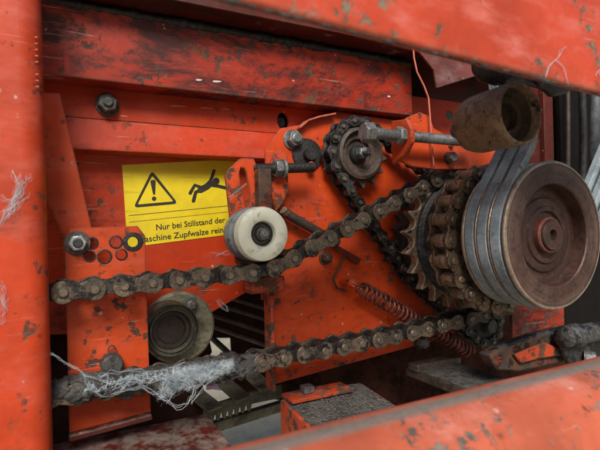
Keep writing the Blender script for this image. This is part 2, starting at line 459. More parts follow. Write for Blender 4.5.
def link_obj(me, name, parent, M=None):
    o = bpy.data.objects.new(name, me); COL.objects.link(o); o.parent = parent
    if M: o.matrix_local = M
    return o
def bevmod(o, w=.0006):
    m = o.modifiers.new('bevel', 'BEVEL'); m.width = w; m.segments = 2; m.limit_method = 'ANGLE'; m.angle_limit = R(50)
def build_chain(root, pins, b, m, first_outer=True, jitter=.01):
    for i, (a, c) in enumerate(zip(pins, pins[1:])):
        ang = math.atan2(c[1]-a[1], c[0]-a[0])
        M = Matrix.Translation((a[0], b+random.uniform(-.0004, .0004), a[1])) @ Matrix.Rotation(-ang, 4, 'Y') @ Matrix.Rotation(random.uniform(-jitter, jitter), 4, 'Z') @ Matrix.Rotation(random.uniform(-1, 1)*jitter*1.2, 4, 'X')
        p = math.hypot(c[0]-a[0], c[1]-a[1])
        if (i % 2 == 0) == first_outer:
            e = bpy.data.objects.new('outer_link', m['of']); COL.objects.link(e); e.parent = root; e.matrix_local = M; bevmod(e)
            bevmod(link_obj(m['ob'], 'rear_plate', e))
            link_obj(m['pin'], 'pin', e); link_obj(m['pin'], 'pin', e, Matrix.Translation((p, 0, 0)))
        else:
            e = bpy.data.objects.new('inner_link', m['if']); COL.objects.link(e); e.parent = root; e.matrix_local = M; bevmod(e)
            bevmod(link_obj(m['ib'], 'rear_plate', e))
            link_obj(m['roller'], 'roller', e); link_obj(m['roller'], 'roller', e, Matrix.Translation((p, 0, 0)))

def sprocket_outline(c, N, p, rr, ph=0.0, tipf=.62):
    Rp = p/2/math.sin(math.pi/N); o = []
    for i in range(N):
        a0 = ph+2*math.pi*i/N
        # seat arc of the roller, then the tooth flank up to a narrow tip
        for k in range(-4, 5):
            f = k/4*R(66)
            x = Rp-rr*math.cos(f); y = rr*math.sin(f)
            o.append((a0, x, y))
        at = a0+math.pi/N; Rt = Rp+rr*tipf
        o.append((at, Rt, -.0011)); o.append((at, Rt, .0011))
    return [(c[0]+x*math.cos(a)-y*math.sin(a), c[1]+x*math.sin(a)+y*math.cos(a)) for a, x, y in o], Rp

# ================================================================== the setting
gb = bmesh.new(); bmesh.ops.create_grid(gb, x_segments=60, y_segments=60, size=60)
for v in gb.verts:
    v.co.z = .02*noise.noise(v.co*.4)
me = bpy.data.meshes.new('ground'); gb.to_mesh(me); gb.free(); me.materials.append(MATS['ground_straw'])
ground = bpy.data.objects.new('ground', me); COL.objects.link(ground); ground['kind'] = 'structure'

# ================================================================== the machine frame
fr = thing('machine_frame', 'red painted steel machine frame with post, beams and ribbed rear panel', 'machine frame')
# post at the left: a bent sheet with a rounded corner
pe = pt(46.5, 230, -.045).x; zt = .34; zb = -.36
CR = .016
prof = [(pe-.13, -.045), (pe-CR, -.045)]
for i in range(13):
    a = -math.pi/2+math.pi/2*i/12; prof.append((pe-CR+CR*math.cos(a), -.045+CR+CR*math.sin(a)))
prof += [(pe, -.020), (pe-.004, -.020), (pe-.004, -.032), (pe-CR, -.041), (pe-.13, -.041)]
bm = bmesh.new()
A = [bm.verts.new((x, y, zb)) for x, y in prof]; B = [bm.verts.new((x, y, zt)) for x, y in prof]
for i in range(len(A)): bm.faces.new((A[i], A[(i+1) % len(A)], B[(i+1) % len(A)], B[i]))
bm.faces.new(A[::-1]); bm.faces.new(B)
post = lab(obj('post', bm, 'red_post', fr, 40), 'bright red post with rounded edge and cobweb smears')
for i in range(9):
    q = pt(38.5, 36+6.2*i, -.0455)
    if i == 5: continue
    obj('weld_bead', lathe((pe-.004, -.0417, q.z), [(0, -.0018), (.0005, -.0010), (.0006, 0), (.0005, .0010), (0, .0018)], (1, -.6, random.uniform(-.1, .4)), 8), 'scuff_pink', post, 180)

# ribbed rear panel
pb = .10
bmain = plate(poly([(-60, 140), (440, 160), (440, 300), (262, 300), (262, 283), (205, 316), (150, 330), (-60, 340)], pb), pb, .004)
panel = lab(obj('rear_panel', bmain, 'red_paint', fr, 30), 'red rear sheet carrying the warning label')
RB = .078
wA = pt(200, 91.5, RB).z; wB = pt(120, 120.5, RB).z; wC = pt(120, 148, RB-.008).z; ul = pt(-60, 100, RB).x; ur = pt(470, 100, RB).x
hole = pt(283, 121, RB)
ra = plate([(ul, wB), (ur, wB), (ur, wA+.03), (ul, wA+.03)], RB, .004, [circ(hole.x, hole.z, .0082, 20, .0115)])
bandA = lab(obj('upper_rib', ra, 'red_paint', panel, 30), 'flat red band below the beam with one oval hole')
lo = prism([(RB+.0002, wB-.0003), (RB-.008, wC), (RB-.008, wC-.004), (pb+.003, wC-.004), (pb+.003, wC), (RB-.004, wC+.0035), (RB+.004, wB-.0003)], ul, ur)
obj('lower_rib', lo, 'red_paint', panel, 30, .0012)
obj('hole_stub', lathe((hole.x, RB+.016, hole.z), [(0, -.008), (.007, -.008), (.009, 0), (.009, .02), (0, .02)], n=18), 'steel_dark', panel, 40)
q = pt(107, 105, RB); bolt(panel, (q.x, RB, q.z), af=.019, h=.011, washer=.0125, stud=(.0055, .004), m1='steel_dark', m2='steel_dark')

# top channel: grimy fascia with flanges
FB = .048
wf0 = pt(200, 92, FB).z; wf1 = pt(200, 27, FB).z
cu0 = pt(-60, 80, FB).x; cu1 = pt(412, 80, FB).x
chan = prism([(FB, wf0), (FB, wf1), (FB+.005, wf1+.004), (FB+.06, wf1+.012), (FB+.06, wf1+.006), (FB+.009, wf1-.002), (FB+.0065, wf1-.005), (FB+.0065, wf0+.008), (FB+.010, wf0+.0065), (RB-.002, wf0+.0065), (RB-.002, wf0)], cu0, cu1)
obj('top_channel', chan, 'red_grimy', fr, 30, .0016)
lipz = wf1
def crust(u0, u1, y0, z0, r0, n=260, seed=0):
    bm = bmesh.new(); rings = []
    for i in range(n+1):
        x = u0+(u1-u0)*i/n; r = r0*(.55+.9*abs(noise.noise(Vector((x*28+seed, 0, 0))))+.5*abs(noise.noise(Vector((x*110, seed, 0)))))
        rings.append([bm.verts.new((x, y0+r*math.cos(a)*.7, z0+r*math.sin(a)*(1+.6*noise.noise(Vector((x*150, k, 2)))))) for k, a in enumerate([2*math.pi*j/9 for j in range(9)])])
    for A, B in zip(rings, rings[1:]):
        for k in range(9): bm.faces.new((A[k], A[(k+1) % 9], B[(k+1) % 9], B[k]))
    return bm
lab(obj('grease_crust', crust(cu0, cu1, FB+.001, wf1+.001, .0058), 'grease_black', fr, 180), 'black grease caked along the beam edge')
up = prism([(FB-.035, lipz+.0075), (FB-.035, lipz+.05), (FB+.04, lipz+.055), (FB+.04, lipz+.0145), (FB+.004, lipz+.0085)], cu0, cu1+.25)
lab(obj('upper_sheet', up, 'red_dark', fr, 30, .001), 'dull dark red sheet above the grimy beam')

for i, (x, y, l) in enumerate(((199, 80, 3.2), (217, 81.5, 4.6), (389, 96.5, 1.4))):
    obj('paint_scuff', plate(poly([(x-l, y-.6), (x-l*.4, y-1.1), (x+l, y-.5), (x+l*.8, y+.5), (x, y+.9), (x-l*.8, y+.6)], FB-.0003), FB-.0003, .0002), 'scuff_pale', fr)
for i, (x, y, l) in enumerate(((178, 106, 9), (207, 108, 7), (226, 109, 5), (124, 116, 4))):  # scratches, with their pink highlights put into the colour
    obj('paint_scuff', plate(poly([(x-l, y-.3), (x-l*.4, y-.9), (x+l, y+.3), (x+l*.8, y+.8), (x, y+.6), (x-l*.8, y+.4)], RB-.0003), RB-.0003, .0002), 'scuff_pink', fr)
# beams in the foreground
def roundrect(y0, y1, z0, z1, r, k=5):
    o = []
    for cy, cz, a0 in ((y0+r, z0+r, math.pi), (y1-r, z0+r, 1.5*math.pi), (y1-r, z1-r, 0), (y0+r, z1-r, .5*math.pi)):
        for i in range(k+1):
            a = a0+math.pi/2*i/k; o.append((cy+r*math.cos(a), cz+r*math.sin(a)))
    return o
def beam(A, B, prof, ext):
    d = (B-A); L = d.length; d.normalize()
    bm = prism(prof, -ext, L+ext)
    bmesh.ops.transform(bm, matrix=Matrix.Translation((A.x, 0, A.z)) @ Matrix.Rotation(-math.atan2(d.z, d.x), 4, 'Y'), verts=bm.verts[:])
    return bm
fb = -.25
lab(obj('upper_beam', beam(pt(262, 7, fb), pt(600, 93, fb), roundrect(fb, fb+.009, 0, .12, .004), .12), 'red_beam', fr, 40), 'glossy scuffed red beam across the upper right corner')
cbm = crust(-.1, (pt(600, 93, fb)-pt(262, 7, fb)).length+.1, fb+.003, .0012, .0024, 420, 5)
_A, _B = pt(262, 7, fb), pt(600, 93, fb); _d = _B-_A
bmesh.ops.transform(cbm, matrix=Matrix.Translation((_A.x, 0, _A.z)) @ Matrix.Rotation(-math.atan2(_d.z, _d.x), 4, 'Y'), verts=cbm.verts[:])
lab(obj('edge_dirt', cbm, 'dust_crust', fr, 180), 'grey dirt along the lower edge of the upper beam')
lbb = -.215
lab(obj('lower_beam', beam(pt(292, 449, lbb), pt(600, 368, lbb), roundrect(lbb-.07, lbb+.03, -.14, .015, .0495, 12), .12), 'red_faded', fr, 40), 'faded pinkish red beam across the lower right corner')

blk = obj('bearing_block', plate(poly([(476, 40), (575, 40), (572, 92), (556, 96), (548, 88), (524, 82), (500, 84), (486, 80), (478, 70)], -.168), -.168, .010), 'grease_black', fr, 30, .004)
for x, y, r in ((503, 75, .010), (538, 80, .007)):
    v = pt(x, y, -.168); obj('bearing_cap', lathe((v.x, -.168, v.z), [(0, -.006), (r*.6, -.006), (r*.75, -.004), (r, -.003), (r, 0), (0, 0)], n=24), 'grease_black', blk, 40)
# dark red sheets behind the drive, and the floor pan
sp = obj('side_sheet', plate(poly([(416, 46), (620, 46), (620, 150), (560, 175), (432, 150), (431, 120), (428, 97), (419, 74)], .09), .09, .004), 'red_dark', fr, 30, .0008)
q = pt(444, 117, .09); bolt(sp, (q.x, .09, q.z), af=.017, h=.010, washer=.011, m1='steel_dark', m2='steel_dark')
wedge = plate(poly([(410, 40), (520, 40), (520, 62), (500, 68.5), (437, 88), (434, 70)], .0), .0, .003)
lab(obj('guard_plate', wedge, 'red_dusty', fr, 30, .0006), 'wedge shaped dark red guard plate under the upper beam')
rv = boxo(pt(544, 110, .02).x, pt(553, 110, .02).x, .02, .03, pt(550, 200, .02).z, pt(550, 60, .02).z)
obj('upright', rv, 'red_dark', fr, 30, .001)
rv = boxo(pt(560, 110, .06).x, pt(640, 110, .06).x, .06, .07, pt(550, 330, .06).z, pt(550, 40, .06).z)
lab(obj('dark_upright', rv, 'flat_black', fr, 30, .001), 'black upright behind the pulley')  # near black, almost without gloss
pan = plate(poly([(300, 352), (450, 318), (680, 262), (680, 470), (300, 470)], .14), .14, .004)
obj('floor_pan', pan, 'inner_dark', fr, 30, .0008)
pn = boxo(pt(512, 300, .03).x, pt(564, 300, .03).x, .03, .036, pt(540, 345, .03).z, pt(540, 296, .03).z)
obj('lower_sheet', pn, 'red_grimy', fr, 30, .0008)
# dark sheets and a roof added to make the interior behind the gap dark
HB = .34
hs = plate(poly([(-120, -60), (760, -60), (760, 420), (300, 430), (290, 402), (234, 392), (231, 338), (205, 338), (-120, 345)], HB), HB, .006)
lab(obj('shade_wall', hs, 'inner_dark', fr, 30), 'dark wall added behind the gap for the shaded interior')
hr = boxo(pt(-120, 300, HB).x, pt(760, 300, HB).x, .105, HB, pt(230, 255, .3).z+.30, pt(230, 255, .3).z+.306)  # unseen roof, added to keep daylight out of the interior
obj('shade_roof', hr, 'inner_dark', fr, 30)
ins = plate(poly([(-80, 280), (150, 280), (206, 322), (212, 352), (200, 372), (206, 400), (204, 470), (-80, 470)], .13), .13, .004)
lab(obj('shade_sheet', ins, 'inner_dark', fr, 30), 'dark sheet added for the shade behind the bearing')
# cross member at the lower left
xr = pt(207, 413, .055).x; wx = pt(207, 413, .055).z
cr = prism([(-.05, wx-.004), (.055, wx), (.055, wx-.05), (.049, wx-.05), (.049, wx-.007), (-.044, wx-.010), (-.044, wx-.06), (-.05, wx-.06)], pt(0, 434, .0).x, xr)
lab(obj('cross_member', cr, 'red_dark', fr, 30, .0015), 'dull maroon channel at the bottom left')

# ================================================================== brace, bearing bracket, bearing
br = thing('brace_strip', 'slanting red steel strip beside the left post', 'brace')
obj('strip', plate(poly([(36, 92), (60, 93), (92, 228), (92, 268), (64, 282), (62.5, 234), (45, 197), (36, 140)], .042), .042, .005), 'red_bracket', br, 30, .0008)

bb = .028
bp = thing('bearing_bracket', 'red bracket plate with a row of grease rimmed holes at the left', 'bracket')
def hp(x, y): v = pt(x, y, bb); return v
hl = [((89.5, 256), 4.6), ((104.5, 256.5), 5.6), ((116, 242), 5.2), ((121.5, 254.5), 4.6), ((133, 242), 5.2), ((92, 243), 4.8)]
k = pt(104, 250, bb).x-pt(103, 250, bb).x
hl = [(c, r*1.12) for c, r in hl]
holes = [circ(hp(*c).x, hp(*c).z, r*k, 24) for c, r in hl]
bmn = plate(poly([(64.5, 240), (71, 228), (137.5, 226), (145.5, 236), (146, 279), (147, 300), (151, 416), (69.5, 438), (67, 330)], bb), bb, .005, holes)
bpl = obj('plate', bmn, 'red_bracket', bp, 30, .0005)
for i, (c, r) in enumerate(hl):
    v = hp(*c); rr = r*k
    obj('grease_ring', lathe((v.x, bb-.0006, v.z), [(rr*.98, .004), (rr*.98, 0), (rr*1.06, -.0004), (rr*(1.22 if i != 4 else 1.75), -.0002), (rr*(1.27 if i != 4 else 1.85), .0004), (rr*.98, .0005)], n=28), 'grease_black', bp, 40)
v = hp(77.5, 243); lab(bolt(bp, (v.x, bb, v.z), af=.0150, h=.008, washer=.0118, stud=(.0046, .003), m1='zinc', m2='steel_dark', ph=.1), 'bright zinc hex bolt')
v = hp(111, 362)
kn = obj('knob', lathe((v.x, bb, v.z), [(0, -.017), (.0085, -.017), (.0105, -.015), (.0108, -.004), (.0085, -.003), (.0085, 0), (0, 0)], n=30), 'steel_dark', bp, 40)
obj('ring_clip', tube([(v.x+.0005+.0032*math.cos(a), bb-.006, v.z+.0135+.0042*math.sin(a)) for a in [2*math.pi*i/20 for i in range(20)]], .0008, 6, closed=True), 'steel_dark', kn, 180)
lab(obj('lower_flange', plate(poly([(69, 436.5), (152, 414.5), (153, 420), (69, 443)], bb-.012), bb-.012, .0115), 'red_dark', bp, 30, .0015), 'dusty lower flange')

bc = pt(171.5, 330, .055)
bh = thing('bearing_housing', 'round olive grey bearing housing behind the bracket plate', 'bearing')
fc = pt(180, 328, .075); fz = pt(180, 292, .075).z-fc.z
obj('flange', lathe((fc.x, .075, fc.z), [(.02, 0), (fz*.93, 0), (fz, .003), (fz, .012), (.02, .012)], n=56), 'bearing_olive', bh, 35)
rr = pt(171.5, 303, .055).z-bc.z
obj('ring', lathe((bc.x, .050, bc.z), [(rr*.70, .004), (rr*.74, 0), (rr*.80, 0), (rr*.82, .004), (rr*.92, .004), (rr*.95, .001), (rr, .004), (rr*1.04, .026), (rr*.66, .026), (rr*.66, .012)], n=48), 'olive_steel', bh, 35)
obj('bore', lathe((bc.x, .056, bc.z), [(0, .004), (rr*.5, .004), (rr*.54, 0), (rr*.69, 0), (rr*.69, .014), (0, .014)], n=40), 'bearing_bore', bh, 35)
v = pt(190, 304.5, .075); bolt(bh, (v.x, .075, v.z), af=.0105, h=.006, washer=.0085, m1='zinc_dull', m2='olive_steel')

# ================================================================== main plate with everything bolted to it
mb = .064
mp = thing('mounting_plate', 'large orange red mounting plate behind the crossing chains', 'plate')
v = pt(292.5, 140, mb)
mpl = obj('plate', plate(poly([(266, 150), (281, 128), (301, 125), (309, 119), (336, 111), (410, 122), (455, 150), (455, 335), (276, 384), (271, 330), (266, 230)], mb), mb, .005), 'red_plate', mp, 30, .0008)
bolt(mp, (v.x, mb, v.z), af=.0185, h=.010, washer=.0135, stud=(.0062, .004), m1='zinc_dull', m2='zinc_dull')
tp = [pt(x, y, mb-.012) for x, y in ((301, 126), (309, 119), (320, 115.5), (336, 112.5))]
bm = bmesh.new()
for a, c in zip(tp, tp[1:]):
    vs = [bm.verts.new(p) for p in ((a.x, mb-.012, a.z), (c.x, mb-.012, c.z), (c.x, mb+.004, c.z), (a.x, mb+.004, a.z))]
    vs2 = [bm.verts.new(x.co+Vector((0, 0, -.002))) for x in vs]
    bm.faces.new(vs); bm.faces.new(vs2[::-1])
    for i in range(4): bm.faces.new((vs[i], vs2[i], vs2[(i+1) % 4], vs[(i+1) % 4]))
obj('folded_edge', bm, 'red_faded', mpl, 30)
fl = boxo(pt(267, 300, mb).x-.005, pt(267, 300, mb).x, mb-.022, mb-.0005, pt(270, 386, mb).z, pt(266, 286, mb).z)
obj('flange', fl, 'red_chipped', mp, 30, .001)
v = pt(325, 258, mb); bolt(mp, (v.x, mb, v.z), af=.0125, h=.008, washer=.0095, m1='red_dark', m2='steel_dark', stud=(.004, .003))
v = pt(420, 342, .03); 
v = pt(419.5, 341.5, mb); bolt(mp, (v.x, mb, v.z), af=.016, h=.012, washer=.0115, m1='zinc_dull', m2='steel_dark')
v = pt(307, 155, mb); 
pv = obj('pivot_boss', lathe((v.x, mb, v.z), [(0, -.012), (.008, -.012), (.0085, -.01), (.0085, -.004), (.021, -.003), (.022, 0), (0, 0)], n=30), 'grease_black', mp, 40)
v = pt(312, 166, mb-.0125); obj('cap', lathe((v.x, mb-.0115, v.z), [(0, -.004), (.004, -.003), (.006, 0), (0, 0)], n=18), 'red_plate', pv, 60)

# ---- the foot under the plate, dusty
ft = thing('plate_foot', 'dust covered red foot with a square nut below the mounting plate', 'foot')
FY = .06; fw = pt(283, 398, FY).z; xa = pt(279, 398, FY).x; xb = pt(349, 386, FY).x
def ybox(x0, x1, y0, y1, z0, z1): return boxo(x0, x1, y0, y1, z0, z1)
bm = bmesh.new()
pr = [(FY-.001, fw), (-.06, fw-.012), (-.06, fw-.05), (FY-.001, fw-.05)]
obj('foot_body', prism(pr, xa, xb+.02), 'red_chipped', ft, 30, .003)
g = bmesh.new(); n1, n2 = 22, 46; vv = []
for j in range(n2+1):
    for i in range(n1+1):
        x = xa+.004+(xb+.016-xa-.004)*i/n1; y = FY-.003+(-.058-FY+.003)*j/n2
        z = fw-.012*(j/n2)+.0006+.0028*abs(noise.noise(Vector((x*130, y*130, 3))))*min(1, 3*min(i, n1-i)/n1+.1)
        vv.append(g.verts.new((x+.0015*noise.noise(Vector((x*90, y*90, 9))), y, z)))
for j in range(n2):
    for i in range(n1):
        a = j*(n1+1)+i; g.faces.new((vv[a], vv[a+1], vv[a+n1+2], vv[a+n1+1]))
obj('dust_layer', g, 'dust_crust', ft, 180)
st = obj('clamp_plate', boxo(xa+.004, pt(341, 384, FY).x, FY-.03, FY+.002, fw+.001, fw+.006), 'red_chipped', ft, 30, .001)
v = pt(306, 385, FY-.01); obj('square_nut', boxo(v.x-.007, v.x+.007, FY-.02, FY-.006, fw+.0065, fw+.015, M=None), 'zinc_dull', ft, 30, .001)
# chaff bits lying in the dust
cb = bmesh.new()
for i in range(420):
    x = random.uniform(xa+.008, xb+.012); y = random.uniform(-.05, .03); z = fw-.012*((FY-.003-y)/(FY+.055))+.0022+random.random()*.0015
    a = random.uniform(0, math.pi); l = random.uniform(.0004, .0020)
    M = Matrix.Translation((x, y, z)) @ Matrix.Rotation(a, 4, 'Z') @ Matrix.Rotation(random.uniform(-.5, .5), 4, 'Y')
    box(cb, -l, l, -.0004, .0004, -.0003, .0003, M)
co = obj('chaff', cb, 'chaff', None); tag(co, 'chopped chaff and dust lying on the red foot', 'chaff', kind='stuff')

# ---- dusty bar running towards the camera at the lower right of the plate
db = thing('dusty_bar', 'flat steel bar under thick grey dust below the spring', 'bar')
dw = pt(408, 368, .06).z; x0 = pt(408, 368, .06).x; x1 = pt(447, 357, .06).x
obj('bar', prism([(.065, dw), (-.09, dw), (-.09, dw-.012), (.065, dw-.012)], x0, x1), 'rod_dark', db, 30, .001)
g = bmesh.new(); vv = []; n1, n2 = 14, 50
for j in range(n2+1):
    for i in range(n1+1):
        x = x0+.001+(x1-x0-.002)*i/n1; y = .063-.151*j/n2
        z = dw+.0008+.003*abs(noise.noise(Vector((x*120, y*120, 1))))*min(1, .15+4*min(i, n1-i)/n1)
        vv.append(g.verts.new((x, y, z)))
for j in range(n2):
    for i in range(n1):
        a = j*(n1+1)+i; g.faces.new((vv[a], vv[a+1], vv[a+n1+2], vv[a+n1+1]))
obj('dust_layer', g, 'dust_crust', db, 180)
obj('end_plate', boxo(x0-.004, x1+.004, .035, .055, dw+.0005, dw+.010), 'rod_dark', db, 30, .001)

# ================================================================== drive shaft with sprockets and pulley
AX = pt(457, 238, 0); ax, az = AX.x, AX.z
def b_at(px):
    lo, hi = -.3, .3
    for _ in range(50):
        m = (lo+hi)/2
        if pt(px, 236, m).x < ax: lo = m
        else: hi = m
    return m
ds = thing('drive_sprockets', 'stepped cluster of large toothed sprockets on the drive shaft', 'sprocket')
CB = b_at(492); DB = .042
print('coupling plane', CB, 'pulley front', b_at(556), 'rear', b_at(436))
o1, RPC = sprocket_outline((ax, az), 21, .0254, .0079, R(4))
lab(obj('chain_sprocket', plate(o1, CB-.007, .014, [circ(ax, az, .03)]), 'sprocket_tan', ds, 30, .0008), 'front sprocket fully wrapped by a rusty chain')
o2, RP1 = sprocket_outline((ax, az), 22, .0254, .0082, R(2), .80)
lab(obj('bare_sprocket', plate(o2, -.006, .012, [circ(ax, az, .03)]), 'sprocket_tan', ds, 30, .0012), 'bare tan sprocket with worn teeth')
o3, RP3 = sprocket_outline((ax, az), 25, .01905, .006, R(3))
lab(obj('rear_sprocket', plate(o3, DB-.005, .010, [circ(ax, az, .03)]), 'sprocket_dark', ds, 30, .0006), 'black greasy rear sprocket')
obj('drum', lathe((ax, 0, az), [(.03, CB+.009), (.068, CB+.009), (.072, CB+.013), (.072, -.014), (.078, -.010), (.078, -.0062), (.03, -.0062)], n=64), 'drum_dark', ds, 35)
obj('rear_drum', lathe((ax, 0, az), [(.03, .0065), (.07, .0065), (.072, .010), (.072, DB-.0055), (.03, DB-.0055)], n=64), 'grease_black', ds, 35)
obj('shaft', lathe((ax, 0, az), [(0, CB-.03), (.029, CB-.03), (.029, .13), (0, .13)], n=32), 'steel_dark', ds, 35)

PF = b_at(556); PR = pt(556, 157.5, PF).z-pt(556, 232, PF).z
pa = pt(556, 232, PF)
pu = thing('belt_pulley', 'large round rusty triple groove belt pulley at the right edge', 'pulley')
px_, pz_ = ax, (az+pa.z)/2
print('axis', ax, az, 'pulley wanted', pa.x, pa.z)
metal('pulley_rust', (.068, .028, .020), (.105, .060, .046), (.036, .020, .016), .2, .44, 55, .6, (px_, 0, pz_))
metal('pulley_dish', (.048, .021, .016), (.082, .040, .030), (.024, .014, .011), .2, .48, 70, .7, (px_, 0, pz_))
def pl(prof, name, mat, parent=pu, n=96, s=32): return obj(name, lathe((px_, PF, pz_), prof, n=n), mat, parent, s)
face = pl([(PR-.0035, .0), (PR*.70, .0), (PR*.685, .0015), (PR*.68, .0166), (PR*.68, .02), (PR-.0035, .02)], 'face', 'pulley_rust')
pl([(PR*.679, .0165), (PR*.62, .017), (PR*.52, .0155), (PR*.50, .0135), (PR*.40, .0125), (PR*.385, .0105), (PR*.33, .010), (PR*.31, .0135), (.0, .014), (0, .019), (PR*.679, .019)], 'dish', 'pulley_dish')
pl([(PR-.0035, -.0005), (PR-.001, -.0003), (PR, .001), (PR, .003), (PR-.0015, .0045), (PR-.016, .009), (PR-.016, .003), (PR-.0035, .003)], 'rim', 'pulley_rim')
pl([(.0205, .0138), (.0205, .0075), (.0195, .006), (.0178, .0055), (.0176, .0138)], 'hub_ring', 'hub_red')
pl([(.0174, .0138), (.0174, .0045), (.0165, .003), (.0062, .003), (.0055, .005), (.0055, .0138)], 'hub', 'pulley_rust')
pl([(0, .009), (.0054, .009), (.0054, .02), (0, .02)], 'shaft_end', 'grease_black')
gw = .0175; g0 = .0042
gp = [(PR*.70, .0192), (PR*.70, .0091), (PR-.0155, .0091)]
for i in range(3):
    s0 = g0+i*gw
    gp += [(PR-.0155, s0+.0052), (PR-.0155, s0+gw-.0062)]
    if i < 2: gp += [(PR-.0012, s0+gw-.0016), (PR-.0004, s0+gw-.0009), (PR-.0004, s0+gw+.0004), (PR-.0012, s0+gw+.0010)]
    else: gp += [(PR-.0012, s0+gw-.0016), (PR-.0004, s0+gw-.0009), (PR, s0+gw+.001), (PR-.0012, s0+gw+.003), (.03, s0+gw+.004), (.03, .0205), (PR*.70, .0205)]
pl(gp, 'grooves', 'pulley_rim', n=96, s=25)

# rear chain wheel group done; tension roller for the belts
ro_f = PF-.045; ro_b = ro_f+.06; RR = pt(521, 81, ro_f).z-pt(521, 113, ro_f).z
rc = pt(521, 113, ro_f); rx, rz_ = rc.x, rc.z
rl = thing('tension_roller', 'brown rusty hollow tension roller above the belts', 'roller')
obj('shell', lathe((rx, ro_f, rz_), [(RR*.85, .010), (RR*.87, .001), (RR*.90, -.0004), (RR*.96, 0), (RR*1.0, .002), (RR*1.0, .014), (RR*.985, .0155), (RR*.985, .047), (RR*.95, .052), (RR*.86, .059), (RR*.3, .060), (RR*.3, .052), (RR*.78, .048)], n=64), 'roller_brown', rl, 35)
obj('bore', lathe((rx, ro_f, rz_), [(RR*.845, .008), (RR*.80, .014), (RR*.74, .017), (RR*.66, .017), (RR*.64, .014), (RR*.45, .014), (RR*.42, .022), (.0, .022), (0, .03), (RR*.845, .03)], n=56), 'roller_bore', rl, 35)
obj('axle', lathe((rx, ro_b, rz_), [(0, -.001), (.008, -.001), (.008, .02), (0, .02)], n=24), 'steel_dark', rl, 35)

# ---- the three belts
def arc(cx, cz, r, a0, a1, n=40): return [(cx+r*math.cos(a0+(a1-a0)*i/n), cz+r*math.sin(a0+(a1-a0)*i/n)) for i in range(n+1)]
Rb = PR-.0045                           # belt centre line
dirn = R(54)
t0 = dirn+math.pi/2                    # where the belt leaves the pulley, on its left
ra = R(-35)
pathb = [(px_+Rb*math.cos(ra)-.4*math.sin(ra), pz_+Rb*math.sin(ra)+.4*math.cos(ra))]
pathb += arc(px_, pz_, Rb, ra, -(2*math.pi-t0), 96)
lx, lz = pathb[-1]; run = .062; r2 = .03
lx += run*math.cos(dirn); lz += run*math.sin(dirn)
ccx, ccz = lx+r2*math.cos(t0), lz+r2*math.sin(t0)
pathb += arc(ccx, ccz, r2, dirn-math.pi/2, dirn-math.pi/2+R(48), 24)
lx, lz = pathb[-1]; od = dirn+R(48); pathb.append((lx+.25*math.cos(od), lz+.25*math.sin(od)))
def belt(bc, label, sag):
    sec = [(-.0064, .0045), (.0064, .0045), (.0048, -.0058), (-.0048, -.0058)]   # (y, outward)
    bm = bmesh.new(); rings = []; n = len(pathb)
    for i, (x, z) in enumerate(pathb):
        a = pathb[max(0, i-1)]; c = pathb[min(n-1, i+1)]; d = Vector((c[0]-a[0], c[1]-a[1])).normalized(); nrm = Vector((d.y, -d.x))  # outward = right of the clockwise travel
        if i == 0: nrm = nrm
        rings.append([bm.verts.new((x-nrm.x*o*SGN, bc+y, z-nrm.y*o*SGN)) for y, o in sec])
    for A, B in zip(rings, rings[1:]):
        for k in range(4): bm.faces.new((A[k], A[(k+1) % 4], B[(k+1) % 4], B[k]))
    bm.faces.new(rings[0]); bm.faces.new(rings[-1][::-1])
    return tag(obj('drive_belt', bm, 'belt_rubber', None, 40, .0009), label, 'belt', 'drive belts on the pulley')
SGN = 1
for i, s in enumerate(('front grey blue drive belt next to the rusty pulley face', 'middle grey blue drive belt between two others on the pulley', 'rear grey blue drive belt next to the chain sprocket')):
    belt(PF+g0+gw*i+gw/2-.0006, s, 0)

# ================================================================== chains
m16 = chain_meshes('big', .0254, .0206, .017, .0034, .0079, .0044, 'chain_plate', 'chain_inner', 'chain_pin', 'chain_inner')
m12 = chain_meshes('small', .01905, .0158, .0116, .0019, .006, .0030, 'chain_greasy', 'chain_greasy', 'chain_pin', 'chain_greasy')
def tangent(P, C, r, side):
    dx, dz = C[0]-P[0], C[1]-P[1]; D = math.hypot(dx, dz); a = math.atan2(dz, dx)+side*math.asin(r/D); L = math.sqrt(D*D-r*r)
    return (P[0]+L*math.cos(a), P[1]+L*math.sin(a))
def p2(x, y, b=0): v = pt(x, y, b); return (v.x, v.z)
S0 = p2(62, 291); S1 = p2(236, 273.5); S2 = p2(256, 271.5); S3 = p2(274, 266)
dd = Vector((S1[0]-S0[0], S1[1]-S0[1])).normalized(); st = (S0[0]-dd.x*.0254*4, S0[1]-dd.y*.0254*4)
T1 = tangent(S3, (ax, az), RP1, +1); aT1 = math.atan2(T1[1]-az, T1[0]-ax)
E0 = p2(62, 392)
ringpts = arc(ax, az, RP1, aT1, R(-20), 100)
B1 = p2(471, 315.5); ed = Vector((E0[0]-B1[0], E0[1]-B1[1])).normalized()
low = [p2(512, 297), p2(503, 306), p2(490, 310.5), B1, p2(380, 337), p2(240, 363), E0, (E0[0]+ed.x*.12, E0[1]+ed.y*.12)]
full = [st, S1, S2, S3]+ringpts+low
pins = pins_on(full, .0254)
c1 = thing('drive_chain', 'heavy brown roller chain stretched across the picture and round the front sprocket', 'chain')
build_chain(c1, pins, 0, m16)
c3 = thing('coupling_chain', 'rusty tan roller chain wrapped round the sprocket beside the belts', 'chain')
mc = chain_meshes('coupling', .0254, .0190, .0185, .0034, .0079, .0040, 'chain_rust', 'chain_rust', 'chain_pin', 'chain_roller')
build_chain(c3, pins_closed(arc(ax, az, RPC, 0, 2*math.pi, 260)[:-1], .02525), CB, mc)

